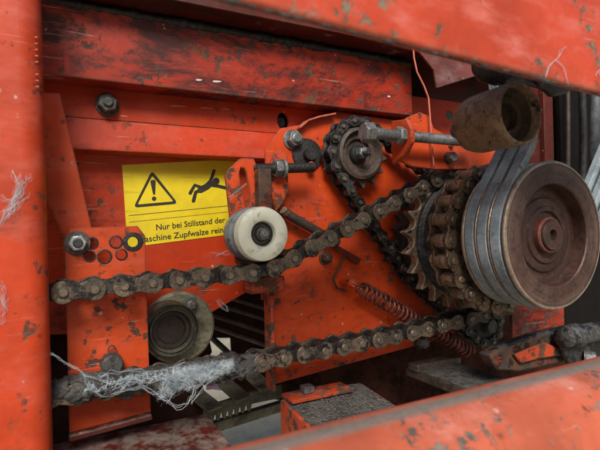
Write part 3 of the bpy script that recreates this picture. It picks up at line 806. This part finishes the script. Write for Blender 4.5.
IC = pt(357, 154.5, DB); LC = pt(484, 325, DB)
NI = 14; RI = .01905/2/math.sin(math.pi/NI); NL = 9; RL = .01905/2/math.sin(math.pi/NL)
hp_ = hull(arc(IC.x, IC.z, RI, 0, 2*math.pi, 200)+arc(ax, az, RP3, 0, 2*math.pi, 300)+arc(LC.x, LC.z, RL, 0, 2*math.pi, 150))
c2 = thing('rear_chain', 'smaller dark greasy roller chain looped over the small upper sprocket', 'chain')
build_chain(c2, pins_closed(hp_, .01905), DB, m12)

isp = thing('idler_sprocket', 'small idler sprocket with nut at the upper middle', 'sprocket')
oi, _ = sprocket_outline((IC.x, IC.z), NI, .01905, .006, R(8), .45)
obj('toothed_wheel', plate(oi, DB-.0045, .009, [circ(IC.x, IC.z, .02)]), 'rod_dark', isp, 30, .0005)
obj('dish', lathe((IC.x, DB-.009, IC.z), [(.036, .0046), (.034, -.002), (.030, -.004), (.027, .0), (.024, .009), (.0, .0095), (.0, .014), (.036, .014)], n=48), 'rod_dark', isp, 40)
obj('hub', lathe((IC.x, DB-.009, IC.z), [(0, .002), (.0100, .002), (.012, .004), (.013, .010), (0, .010)], n=36), 'grease_black', isp, 40)
bolt(isp, (IC.x, DB-.0072, IC.z), af=.0135, h=.009, washer=.0085, stud=(.0052, .010), m1='zinc_dull', m2='steel_dark', name='nut')
lsp = thing('lower_sprocket', 'small black greasy sprocket below the pulley', 'sprocket')
ol, _ = sprocket_outline((LC.x, LC.z), NL, .01905, .006, 0, .45)
obj('toothed_wheel', plate(ol, DB-.0045, .009, [circ(LC.x, LC.z, .008)]), 'grease_black', lsp, 30, .0005)
obj('hub', lathe((LC.x, DB-.009, LC.z), [(0, -.008), (.010, -.008), (.012, .0), (.012, .04), (0, .04)], n=24), 'steel_dark', lsp, 40)

# ================================================================== belt tensioner arm and adjusting bolt
ta = thing('tensioner_arm', 'bright orange red lug bracket carrying the adjusting bolt', 'bracket')
tb = -.028
obj('arm_plate', plate(poly([(399, 128), (408, 117), (420, 112), (430, 116), (434, 128), (452, 138), (505, 146), (506, 167), (470, 169.5), (436, 169.5), (412, 166.5), (395, 158), (393, 148)], tb), tb, .005), 'red_bracket', ta, 30, .001)
ly0 = -.056
lx = pt(405, 135, -.05).x
zt_, zb_ = pt(405, 117, -.05).z, pt(400, 162, -.05).z; zc = pt(400, 136.5, -.05).z
lug = bmesh.new()
lo_ = [(tb-.0005, zt_), (ly0, zt_-.004), (ly0-.008, zc+.006), (ly0-.008, zc-.008), (ly0+.004, zb_+.008), (tb-.0005, zb_)]
lugo = obj('lug', prism(lo_, lx-.003, lx+.003), 'red_bracket', ta, 30, .0012)
ps = [pt(x, y, tb-.001) for x, y in ((412, 118), (412, 148), (397, 161))]
v = pt(450, 145, tb); obj('stud', lathe((v.x, tb, v.z), [(0, -.006), (.003, -.005), (.0042, 0), (0, 0)], n=16), 'red_faded', ta, 60)
v = pt(448, 158, tb); bolt(ta, (v.x, tb, v.z), af=.0125, h=.009, washer=.0078, m1='zinc_dull', m2='steel_dark')

ab = thing('adjusting_bolt', 'long grey threaded adjusting bolt through the orange lug', 'bolt')
v0 = pt(362.5, 132.5, -.05); bz = zc; by = -.05
obj('head', hexhead((v0.x+.013, by, bz+.001), (-1, 0, 0), .0205, .013, .2), 'zinc_dull', ab, 30, .0008)
xe = pt(470, 135, by).x
obj('shank', lathe((v0.x+.012, by, bz+.001), [(0, 0), (.0062, 0), (.0062, lx-.0115-v0.x-.012), (0, lx-.0115-v0.x-.012)], (1, 0, 0), 20), 'zinc_dull', ab, 40)
obj('nut', hexhead((lx-.0035, by, bz+.001), (-1, 0, 0), .019, .009, .5), 'zinc_dull', ab, 30, .0008)
obj('washer', lathe((lx+.0032, by, bz+.001), [(0, 0), (.0085, 0), (.0085, .0025), (0, .0025)], (1, 0, 0), 24), 'zinc_dull', ab, 30)
obj('thread', thread((lx+.0058, by, bz+.001), (1, 0, 0), .0064, xe-lx, .0028), 'zinc_dull', ab, 60)

cq = [(413, 44), (414, 58), (417, 72), (424, 86), (428.5, 98), (430, 116), (431.5, 140), (434, 168)]
cp = []
for (xa_, ya_), (xb_, yb_) in zip(cq, cq[1:]): cp += [pt(xa_+(xb_-xa_)*k/4, ya_+(yb_-ya_)*k/4, -.034) for k in range(4)]
cp.append(pt(*cq[-1], -.034))
tag(obj('cable', tube(cp, .0011, 8), 'scuff_pink', None, 180), 'thin pinkish cable hanging past the beam end over the orange lug bracket', 'cable')
def hose(px, r, b, mat, label, bend=0):
    P = [pt(px+bend*math.sin(i/12*3.1), 60+i*13, b) for i in range(13)]
    return tag(obj('hose', tube(P, r, 14), mat, None, 180), label, 'hose', 'hoses behind the pulley')
hose(597, .0085, -.02, 'rubber_grey', 'grey ribbed hose at the right edge above the pulley', -2)
hose(580, .0060, .02, 'steel_dark', 'black hose between the red upright and the grey hose', 3)
hose(567, .0040, .03, 'rod_dark', 'thin dark brown hose right beside the red upright', 1)

# ================================================================== chain tensioner with the nylon roller
NB = -.026
nc = pt(264, 234, NB); nx, nz = nc.x, nc.z; NR = .0290
nr = thing('nylon_roller', 'off white nylon roller pressing on the upper chain', 'roller')
obj('roller_face', lathe((nx, NB, nz), [(.0128, .016), (.0128, .004), (.0140, .0008), (.0165, -.0006), (.022, -.0012), (NR-.004, -.0004), (NR-.0012, .0012), (NR, .005), (NR, .012), (NR-.001, .013), (.0128, .016)], n=64), 'nylon_white', nr, 35)
obj('roller_body', lathe((nx, NB, nz), [(.012, .0125), (NR-.0005, .0128), (NR+.0002, .015), (NR-.0015, .018), (NR-.0015, .022), (NR+.0008, .025), (NR+.0012, .036), (NR, .046), (NR-.004, .048), (.012, .048)], n=64), 'nylon_dirty', nr, 35)
obj('bearing', lathe((nx, NB+.006, nz), [(.0127, 0), (.0115, -.001), (.0105, .001), (.008, .001), (.0072, -.001), (.006, .0), (0, .0), (0, .006), (.0127, .006)], n=40), 'steel_dark', nr, 35)
bolt(nr, (nx, NB+.0055, nz), af=.0105, h=.006, washer=.0068, stud=(.0038, .0025), m1='zinc_dull', m2='zinc_dull')

tn = thing('chain_tensioner', 'chipped red slotted bracket holding the nylon roller', 'bracket')
tnb = .026
sl = poly([(240, 168), (243, 162), (247, 166), (253, 196), (253, 208), (249, 210), (245, 204), (240, 176)], tnb)
sl = poly([(239.5, 172), (241, 167.5), (244.5, 168), (246.5, 172), (251, 196), (251, 203), (248, 206), (245, 203), (239.5, 178)], tnb)
obj('slotted_plate', plate(poly([(225.5, 176), (229, 169), (241, 158), (254, 158.5), (258, 168), (264, 200), (267, 286), (254, 286), (236, 262), (231, 225)], tnb), tnb, .005, [sl]), 'red_chipped', tn, 30, .0009)
obj('stem', boxo(pt(254, 200, tnb).x, pt(267, 200, tnb).x, tnb-.016, tnb-.002, pt(260, 225, tnb).z, pt(257, 170, tnb).z), 'red_burnt', tn, 30, .002)
lx2 = pt(281, 170, .03).x
lg = [(.010, pt(278, 205, .03).z), (.020, pt(278, 214, .03).z), (.052, pt(280, 160, .03).z), (.046, pt(280, 152, .03).z), (.030, pt(278, 149.5, .03).z), (.016, pt(276, 158, .03).z)]
obj('lug', plate(poly([(271, 162), (275, 151), (282, 149), (287.5, 154), (288.5, 190), (283, 203), (276, 212), (272, 196)], .040), .040, .005), 'red_chipped', tn, 30, .0009)
ry = .031; zz = pt(268, 168, ry).z
obj('cross_rod', tube([(pt(252, 170, ry).x, ry, zz-.002), (pt(313, 165, ry).x, ry+.0, zz+.003)], .0062, 16), 'grease_black', tn, 50)
obj('nut', hexhead((pt(275, 168, ry).x-.001, ry, zz), (1, 0, .05), .019, .010, .4), 'zinc_dull', tn, 30, .0008)
obj('washer', lathe((pt(275, 168, ry).x+.009, ry, zz), [(0, 0), (.0115, 0), (.0115, .003), (0, .003)], (1, 0, .05), 28), 'zinc', tn, 30)
obj('foot_block', boxo(pt(250, 284, .02).x, pt(285, 284, .02).x, .02, .045, pt(268, 293, .02).z, pt(268, 277, .02).z), 'red_chipped', tn, 30, .0018)
v1 = pt(283, 212, .05); v2 = pt(338, 243, .05)
obj('link_rod', tube([v1, v2], .0058, 14), 'rod_dark', tn, 50)
v = pt(283, 212, .05); obj('rod_pin', lathe((v.x, .045, v.z), [(0, -.004), (.0045, -.004), (.005, .004), (0, .004)], (-.6, -.3, .5), 14), 'sprocket_tan', tn, 40)

# ================================================================== spring with its hook
sg = thing('tension_spring', 'coiled reddish tension spring below the crossing chains', 'spring')
s0 = pt(352, 283, .040); s1 = pt(470, 352, .036)
ax_ = (s1-s0); L = ax_.length; a, e1, e2 = frame_of(ax_)
turns = 27; pp = []
for i in range(turns*16+1):
    t = i/(turns*16); an = 2*math.pi*turns*t
    rad = .0092*min(1, .62+t*8)
    pp.append(s0+a*(.012+(L-.014)*t)+e1*rad*math.cos(an)+e2*rad*math.sin(an))
obj('coil', tube(pp, .0021, 8), 'spring_red', sg, 180)
hk = [s0+a*.012+e1*.006, s0+a*.004+e1*.007, s0-a*.004+e1*.0055, s0-a*.0075, s0-a*.004-e1*.0055, s0+a*.004-e1*.006, s0+a*.010-e1*.003]
obj('hook', tube(hk, .00175, 8), 'spring_red', sg, 180)
obj('eye_bolt', lathe((s0.x-.001, mb, s0.z), [(0, -.030), (.005, -.030), (.0062, -.028), (.0062, -.023), (.0045, -.022), (.0045, 0), (0, 0)], n=20), 'red_plate', sg, 40)
sh = thing('spring_bracket', 'thin bent dark rod bracket above the spring hook', 'bracket')
hb = [pt(x, y, .055) for x, y in ((345, 255.5), (333, 279), (337, 288), (346, 291))]
obj('bent_rod', tube(hb, .0016, 8), 'rod_dark', sh, 60)
obj('flat_bar', plate(poly([(331, 246), (334, 243), (362, 259), (358, 265)], .052), .052, .005), 'red_dark', sh, 30, .001)

# ================================================================== warning label
wlb = pb-.0004
wl_ = thing('warning_label', 'yellow warning label with triangle, falling figure and two German text lines', 'label')
TL, BL, TR = pt(122, 165, wlb), pt(127.5, 247.5, wlb), pt(232, 159.3, wlb)
ex = (TR-TL); wpx = ex.length; ex.normalize(); ez = (TL-BL); hpx = ez.length; ez.normalize()
W = wpx*1.064; H = hpx
LM = Matrix.Translation(BL) @ Matrix(((ex.x, 0, ez.x, 0), (0, 1, 0, 0), (ex.z, 0, ez.z, 0), (0, 0, 0, 1)))
def lplate(pts, y, th, mat, name, holes=()):
    o = obj(name, plate(pts, y, th, holes), mat, wl_, None); o.data.transform(LM @ Matrix.Translation((0, 0, 0))); return o
def shift(o): return o
lplate([(0, 0), (W, 0), (W, H), (0, H)], -.0003, .0006, 'label_yellow', 'sheet')
k = H/82.5
def LP(pts): return [(x*k*1.0, H-y*k) for x, y in pts]
yk = -.0005
# warning triangle (apex at 27,8 ; base 10..52 at 43)
def rtri(pts, r):
    o = []; n = len(pts)
    for i in range(n):
        p = Vector(pts[i]); a = (Vector(pts[i-1])-p).normalized(); b = (Vector(pts[(i+1) % n])-p).normalized()
        for t in range(5):
            f = t/4; q = p+a*r*(1-f)**2+b*r*f**2; o.append((q.x, q.y))
    return o
lplate(LP(rtri([(28.5, 7), (53, 43.5), (8, 43.5)], 5)), yk, .0002, 'label_black', 'warning_triangle', [LP(rtri([(28.5, 12.6), (48.4, 40.6), (12.2, 40.6)], 2))])
lplate(LP([(27.0, 17), (31.0, 17), (31.6, 19), (30.3, 32), (28.2, 32), (26.3, 19)]), yk, .0002, 'label_black', 'exclamation_mark')
lplate(LP([(28.9+2.3*math.cos(a), 36.2+2.3*math.sin(a)) for a in [2*math.pi*i/20 for i in range(20)]]), yk, .0002, 'label_black', 'exclamation_dot')
# falling figure
def limb(pts, w0):
    up_, dn = [], []
    for i, p in enumerate(pts):
        p = Vector(p); a = Vector(pts[max(0, i-1)]); b = Vector(pts[min(len(pts)-1, i+1)]); d = (b-a).normalized(); n = Vector((-d.y, d.x))*w0/2
        up_.append(tuple(p+n)); dn.append(tuple(p-n))
    def cap(p, q, sgn):
        p, q = Vector(p), Vector(q); d = (p-q).normalized(); n = Vector((-d.y, d.x)); r_ = w0/2
        return [tuple(p+d*r_*math.sin(a)+n*r_*math.cos(a)*sgn) for a in [math.pi*i/6 for i in range(1, 6)]]
    return LP(up_+cap(pts[-1], pts[-2], 1)+dn[::-1]+cap(pts[0], pts[1], 1))
for i, (pts, w) in enumerate((([(94, 11.5), (91.5, 18), (88.5, 23.5), (88, 27)], 3.6), ([(90, 24), (85, 28), (78, 31)], 7.0), ([(80, 29), (72, 25.5), (66.5, 33.5)], 3.8), ([(80, 31), (72.5, 33), (69.5, 42)], 4.0), ([(89, 26.5), (98, 28.5), (106, 31)], 3.6))):
    lplate(limb(pts, w), yk-.0001*i/10, .0002, 'label_black', 'falling_figure')
lplate(LP([(95.6+3.9*math.cos(a), 23+3.9*math.sin(a)) for a in [2*math.pi*i/24 for i in range(24)]]), yk-.00006, .0002, 'label_black', 'figure_head')
for y in (50.6,):
    lplate(LP([(3, y), (W/k-3, y), (W/k-3, y+.55), (3, y+.55)]), yk, .0002, 'label_black', 'dividing_line')
lplate(LP([(3, 57.3), (W/k-3, 57.3), (W/k-3, 57.7), (3, 57.7)]), yk, .0002, 'label_black', 'dividing_line')
def text(s, x, y, size, width, name):
    cu = bpy.data.curves.new(name, 'FONT'); cu.body = s; cu.size = size; cu.extrude = .00008; cu.resolution_u = 3; cu.offset = size*.012
    o = bpy.data.objects.new(name, cu); COL.objects.link(o)
    bpy.context.view_layer.update()
    me = bpy.data.meshes.new_from_object(o.evaluated_get(bpy.context.evaluated_depsgraph_get()))
    bpy.data.objects.remove(o); w = max(v.co.x for v in me.vertices)
    sx = width/w
    me.transform(LM @ Matrix.Translation((x, yk, y)) @ Matrix.Rotation(R(90), 4, 'X') @ Matrix.Diagonal((sx, 1, 1, 1)))
    me.materials.clear(); me.materials.append(MATS['label_black'])
    q = bpy.data.objects.new(name, me); COL.objects.link(q); q.parent = wl_; return q
text('Nur bei Stillstand der', 28.5*k, H-68.6*k, 8.6*k, 74.5*k, 'text_line')
text('Maschine Zupfwalze reinigen', 10.0*k, H-79.2*k, 8.6*k, 105*k, 'text_line')

# ================================================================== lower right linkage
la = thing('linkage_arm', 'red and grey forked linkage arm below the pulley', 'linkage')
lb = -.07
obj('arm', plate(poly([(490, 356), (497, 350), (540, 335), (566, 328), (569, 336), (560, 345), (566, 352), (566, 362), (520, 372), (498, 371)], lb), lb, .02), 'red_burnt', la, 30, .003)
obj('rib', plate(poly([(515, 355), (545, 342), (563, 350), (562, 356), (540, 359), (522, 364)], lb-.006), lb-.006, .0055), 'red_chipped', la, 30, .002)
obj('top_bar', tube([pt(496, 349, lb+.005), pt(540, 335, lb+.005), pt(566, 328, lb+.005)], .0045, 10), 'grey_cast', la, 50)
rd = thing('grey_coupling', 'dusty grey cylindrical coupling in the lower right corner', 'coupling')
c0 = pt(562, 338, -.09); L2 = pt(640, 330, -.09).x-c0.x
obj('sleeve', lathe(c0, [(0, 0), (.011, 0), (.0135, .002), (.0135, .014), (.0155, .016), (.0155, .032), (.013, .034), (.013, L2), (0, L2)], (1, 0, 0), 32), 'grey_cast', rd, 40)
obj('ear', plate(poly([(560, 340), (612, 334), (612, 366), (572, 368)], -.086), -.086, .008), 'grey_cast', rd, 30, .002)
v = pt(584, 357, -.087)
bolt(rd, (v.x, -.0865, v.z), axis=(.55, -.8, .0), af=.014, h=.012, washer=.009, m1='zinc_dull', m2='zinc_dull')

# ================================================================== rake and rods seen through the gap
cmb = thing('toothed_bar', 'dark bar with saw teeth below the tines', 'bar')
tb0 = .10; oo = [(206, 402), (250, 389), (278, 380), (280, 398)]
te = []
for i in range(7):
    x = 252-6.2*i; y = 404+1.9*i*1.0
    te += [(x, y), (x-1.5, y+7), (x-3.5, y+7.5), (x-4.6, y+1)]
obj('bar', plate(poly([(204, 408), (250, 393), (282, 384), (282, 398)]+te+[(204, 420)], tb0), tb0, .006), 'olive_steel', cmb, 30, .0006)
obj('back_bar', plate(poly([(212, 424), (284, 402), (285, 411), (213, 434)], .14), .14, .012), 'olive_steel', cmb, 30, .001)
for i, (a, c, f) in enumerate((((184, 384), (214, 408), 'left'), ((212, 372), (242, 398), 'middle'), ((238, 372-10), (266, 388), 'right'))):
    tn_ = thing('rake_tine', f'{f} of the three flat ended olive rake tines in the gap', 'tine', 'rake tines in the gap')
    A = pt(*a, .15); B = pt(*c, .085); d = (B-A)
    obj('rod', tube([A-d*1.2, A, A+d*.5], .0045, 10), 'olive_steel', tn_, 60)
    M = Matrix.Translation(A+d*.75); xd = d.normalized(); side = Vector((1, 0, .0)); side = (side-xd*side.dot(xd)).normalized(); upn = xd.cross(side)
    M = M @ Matrix((xd, side, upn)).transposed().to_4x4()
    obj('flat_end', boxo(-d.length*.30, d.length*.30, -.011, .011, -.002, .002, M=M), 'olive_steel', tn_, 30, .001)
for i, ((a, c), s) in enumerate(((((190, 318), (275, 348)), 'lowest'), (((205, 312), (280, 337)), 'second'), (((215, 303), (285, 325)), 'third'), (((222, 295), (285, 314)), 'topmost'))):
    o = obj('inner_rod', tube([pt(a[0]-40, a[1]-15, .28), pt(*a, .26), pt(*c, .20), pt(c[0]+60, c[1]+22, .18)], .0042, 10), 'rod_dark', None, 60)
    tag(o, f'{s} of the thin slanting rods in the dark gap', 'rod', 'rods in the dark gap')
# lilac scrap
g = bmesh.new(); vv = []
for j in range(9):
    for i in range(9):
        q = pt(206+3.2*i, 364+3.2*j, .26); vv.append(g.verts.new(q+Vector((0, .012*noise.noise(Vector((i*.6, j*.6, 2))), 0))))
for j in range(8):
    for i in range(8): g.faces.new((vv[j*9+i], vv[j*9+i+1], vv[j*9+i+10], vv[j*9+i+9]))
tag(obj('plastic_scrap', g, 'lilac_sheet', None, 180), 'crumpled lilac plastic scrap behind the tines', 'plastic')

# ================================================================== cobweb and fluff on the lower chain
def near(px, py, b): return pt(px, py, b)
gl = bmesh.new(); random.seed(3)
def lump(bm, c, r, sq=(1, 1, 1), seed=0, sub=4):
    s = bmesh.new(); bmesh.ops.create_icosphere(s, subdivisions=sub, radius=1)
    idx = {}
    for v in s.verts:
        d = v.co.normalized(); k_ = max(.5, 1+.42*noise.fractal(d*2.0+Vector((seed*3.1, 0, 0)), 1.0, 2.1, 4))
        idx[v.index] = bm.verts.new(Vector(c)+Vector((d.x*r*k_*sq[0], d.y*r*k_*sq[1], d.z*r*k_*sq[2])))
    for f in s.faces: bm.faces.new([idx[v.index] for v in f.verts])
    s.free()
for i in range(34):
    t = i/33; x = 58+t*192; y = 392-t*29+random.uniform(-5, 5)
    lump(gl, near(x, y, random.uniform(-.020, .004)), random.uniform(.0085, .0125), (1.3, 1.1, .85), i)
tag(obj('chain_grime', gl, 'grime_lump', None, 180), 'dark greasy grime caked on the lower chain', 'grime', kind='stuff')
fl = bmesh.new()
fib = fl
def strand(bm, pts, r):
    tube(pts, r, 3, bm=bm, caps=False)
def lace(bm, pts, radii, links=3, reach=.03, sag=.0012):
    for i, p in enumerate(pts):
        ds = sorted(((p-q).length, j) for j, q in enumerate(pts) if j != i)
        for L, j in ds[:links]:
            if L > reach or (j < i and random.random() < .5): continue
            q = pts[j]; m = (p+q)/2+Vector((random.gauss(0, .1)*L, random.gauss(0, .1)*L, random.gauss(0, .16)*L-sag*random.random()))
            n = 5; ps = [(p*(1-t)**2+m*2*t*(1-t)+q*t*t)+Vector((random.gauss(0, .00015), 0, random.gauss(0, .00015))) for t in [k/n for k in range(n+1)]]
            r = random.choice(radii); tube(ps, [r*random.uniform(.6, 1.4) for _ in ps], 4, bm=bm, caps=False)
cloud = []
for i in range(1150):
    t = random.random(); x = 84+t*150; y = 388-t*25+max(-5.5, min(6.5, random.gauss(0, 3.2)))
    if i % 5 < 3: x = 160+72*random.random()**.85; y = 380-(x-165)*.24+max(-6, min(17, random.gauss(3, 6.5)))*(1.12-(x-160)/95)
    cloud.append(near(x, y, random.uniform(-.036, -.019)))
lace(fib, cloud, (.00004, .00006, .00010, .00015), 4)
heavy = [q for i, q in enumerate(cloud) if i % 5 < 3]
# tufts where the threads mat together
for i in range(9000):
    c = random.choice(cloud[::1] if random.random() < .3 else heavy)+Vector((random.gauss(0, .002), random.gauss(0, .002), random.gauss(0, .0015)))
    d = Vector((random.gauss(0, 1), random.gauss(0, .6), random.gauss(0, 1))).normalized(); L = random.uniform(.002, .006); ps = []; p = c-d*L/2
    for s_ in range(6):
        ps.append(p.copy()); p = p+d*L/5; d = (d+Vector((random.gauss(0, .7), random.gauss(0, .5), random.gauss(0, .7)))).normalized()
    strand(bm=fib, pts=ps, r=random.choice((.00003, .00006)))
def web(pxs, b, r, wob=.0015, bm=None):
    P = [near(x, y, b) for x, y in pxs]; ps = []
    for a_, c_ in zip(P, P[1:]):
        n = max(2, int((c_-a_).length/.004))
        for i in range(n): ps.append(a_+(c_-a_)*i/n+Vector((random.gauss(0, wob), random.gauss(0, wob), random.gauss(0, wob)))*.4)
    ps.append(P[-1]); tube(ps, [r*random.uniform(.6, 1.35) for _ in ps], 5, bm=bm, caps=False)
for k_ in range(5):
    o_ = k_*.8
    web([(51+o_, 354), (74+o_*.3, 367+o_), (83, 374+o_*1.5), (88, 386-o_), (102, 396+o_*.3), (118, 392+o_), (140, 386), (158, 395+o_), (178, 406-o_*2), (186, 402), (193, 386), (206, 370+o_)], -.03+.001*k_, .0006)if False else None
W5 = [[(51, 354), (74, 367), (83, 374), (88, 386), (102, 396), (118, 392), (140, 386)], [(83, 375), (97, 378), (107, 374), (108, 386), (98, 392)], [(140, 386), (158, 396), (176, 407), (188, 404), (196, 388), (212, 372), (232, 362)],
      [(190, 404), (200, 392), (210, 381), (226, 368)], [(120, 390), (134, 376), (150, 373), (166, 369), (186, 362)], [(96, 376), (118, 372), (138, 369), (152, 373)], [(112, 388), (128, 382), (145, 384), (160, 376), (176, 380)], [(100, 380), (114, 384), (126, 378), (142, 380)],
      [(160, 394), (172, 384), (182, 376), (200, 366)], [(168, 402), (176, 390), (186, 384), (190, 372)]]
for wpts in W5:
    for k_ in range(4):
        web([(x+random.gauss(0, .9), y+random.gauss(0, .9)) for x, y in wpts], -.032+random.gauss(0, .002), random.choice((.00004, .00007, .00014)), .0024, fib)
tag(obj('cobweb', fib, 'cobweb', None, 180), 'bluish white dusty cobweb tangled along the lower chain', 'cobweb', kind='stuff')
sw = bmesh.new()
for wpts in ([(0, 228), (8, 212), (16, 200), (24, 182)], [(0, 216), (10, 208), (20, 190), (29, 176)], [(2, 198), (12, 204), (22, 186)], [(8, 214), (17, 206), (26, 196)], [(0, 282), (5, 290), (2, 300), (7, 308)], [(14, 172), (17, 190), (13, 206)], [(5, 300), (3, 315), (0, 322)], [(2, 222), (14, 204), (20, 176)]):
    for k_ in range(7): web([(x+random.gauss(0, 2.2), y+random.gauss(0, 2.2)) for x, y in wpts], -.0462, random.choice((.00003, .00005, .00008)), .0030, sw)
tag(obj('cobweb', sw, 'cobweb', None, 180), 'thin white cobweb smear on the left red post', 'cobweb', kind='stuff')
sw = bmesh.new()
for wpts in ([(228, 200), (238, 190), (247, 184)], [(216, 256), (228, 250), (236, 242)], [(210, 252), (226, 255), (240, 250)], [(217, 300), (222, 308), (228, 312), (226, 306), (219, 299)]):
    for k_ in range(4): web([(x+random.gauss(0, .8), y+random.gauss(0, .8)) for x, y in wpts], .02, random.choice((.00006, .0001)), .001, sw)
tag(obj('cobweb', sw, 'cobweb', None, 180), 'fine cobweb threads by the nylon roller bracket', 'cobweb', kind='stuff')
sw = bmesh.new()
for wpts in ([(545, 78), (549, 66), (556, 60), (563, 68), (568, 84)], [(556, 60), (561, 50), (566, 46)], [(595, 76), (598, 70), (600, 76)]):
    for k_ in range(3): web([(x+random.gauss(0, .6), y+random.gauss(0, .6)) for x, y in wpts], -.2515, random.choice((.00006, .00012)), .0006, sw)
tag(obj('cobweb', sw, 'cobweb', None, 180), 'pale cobweb loop on the upper red beam', 'cobweb', kind='stuff')
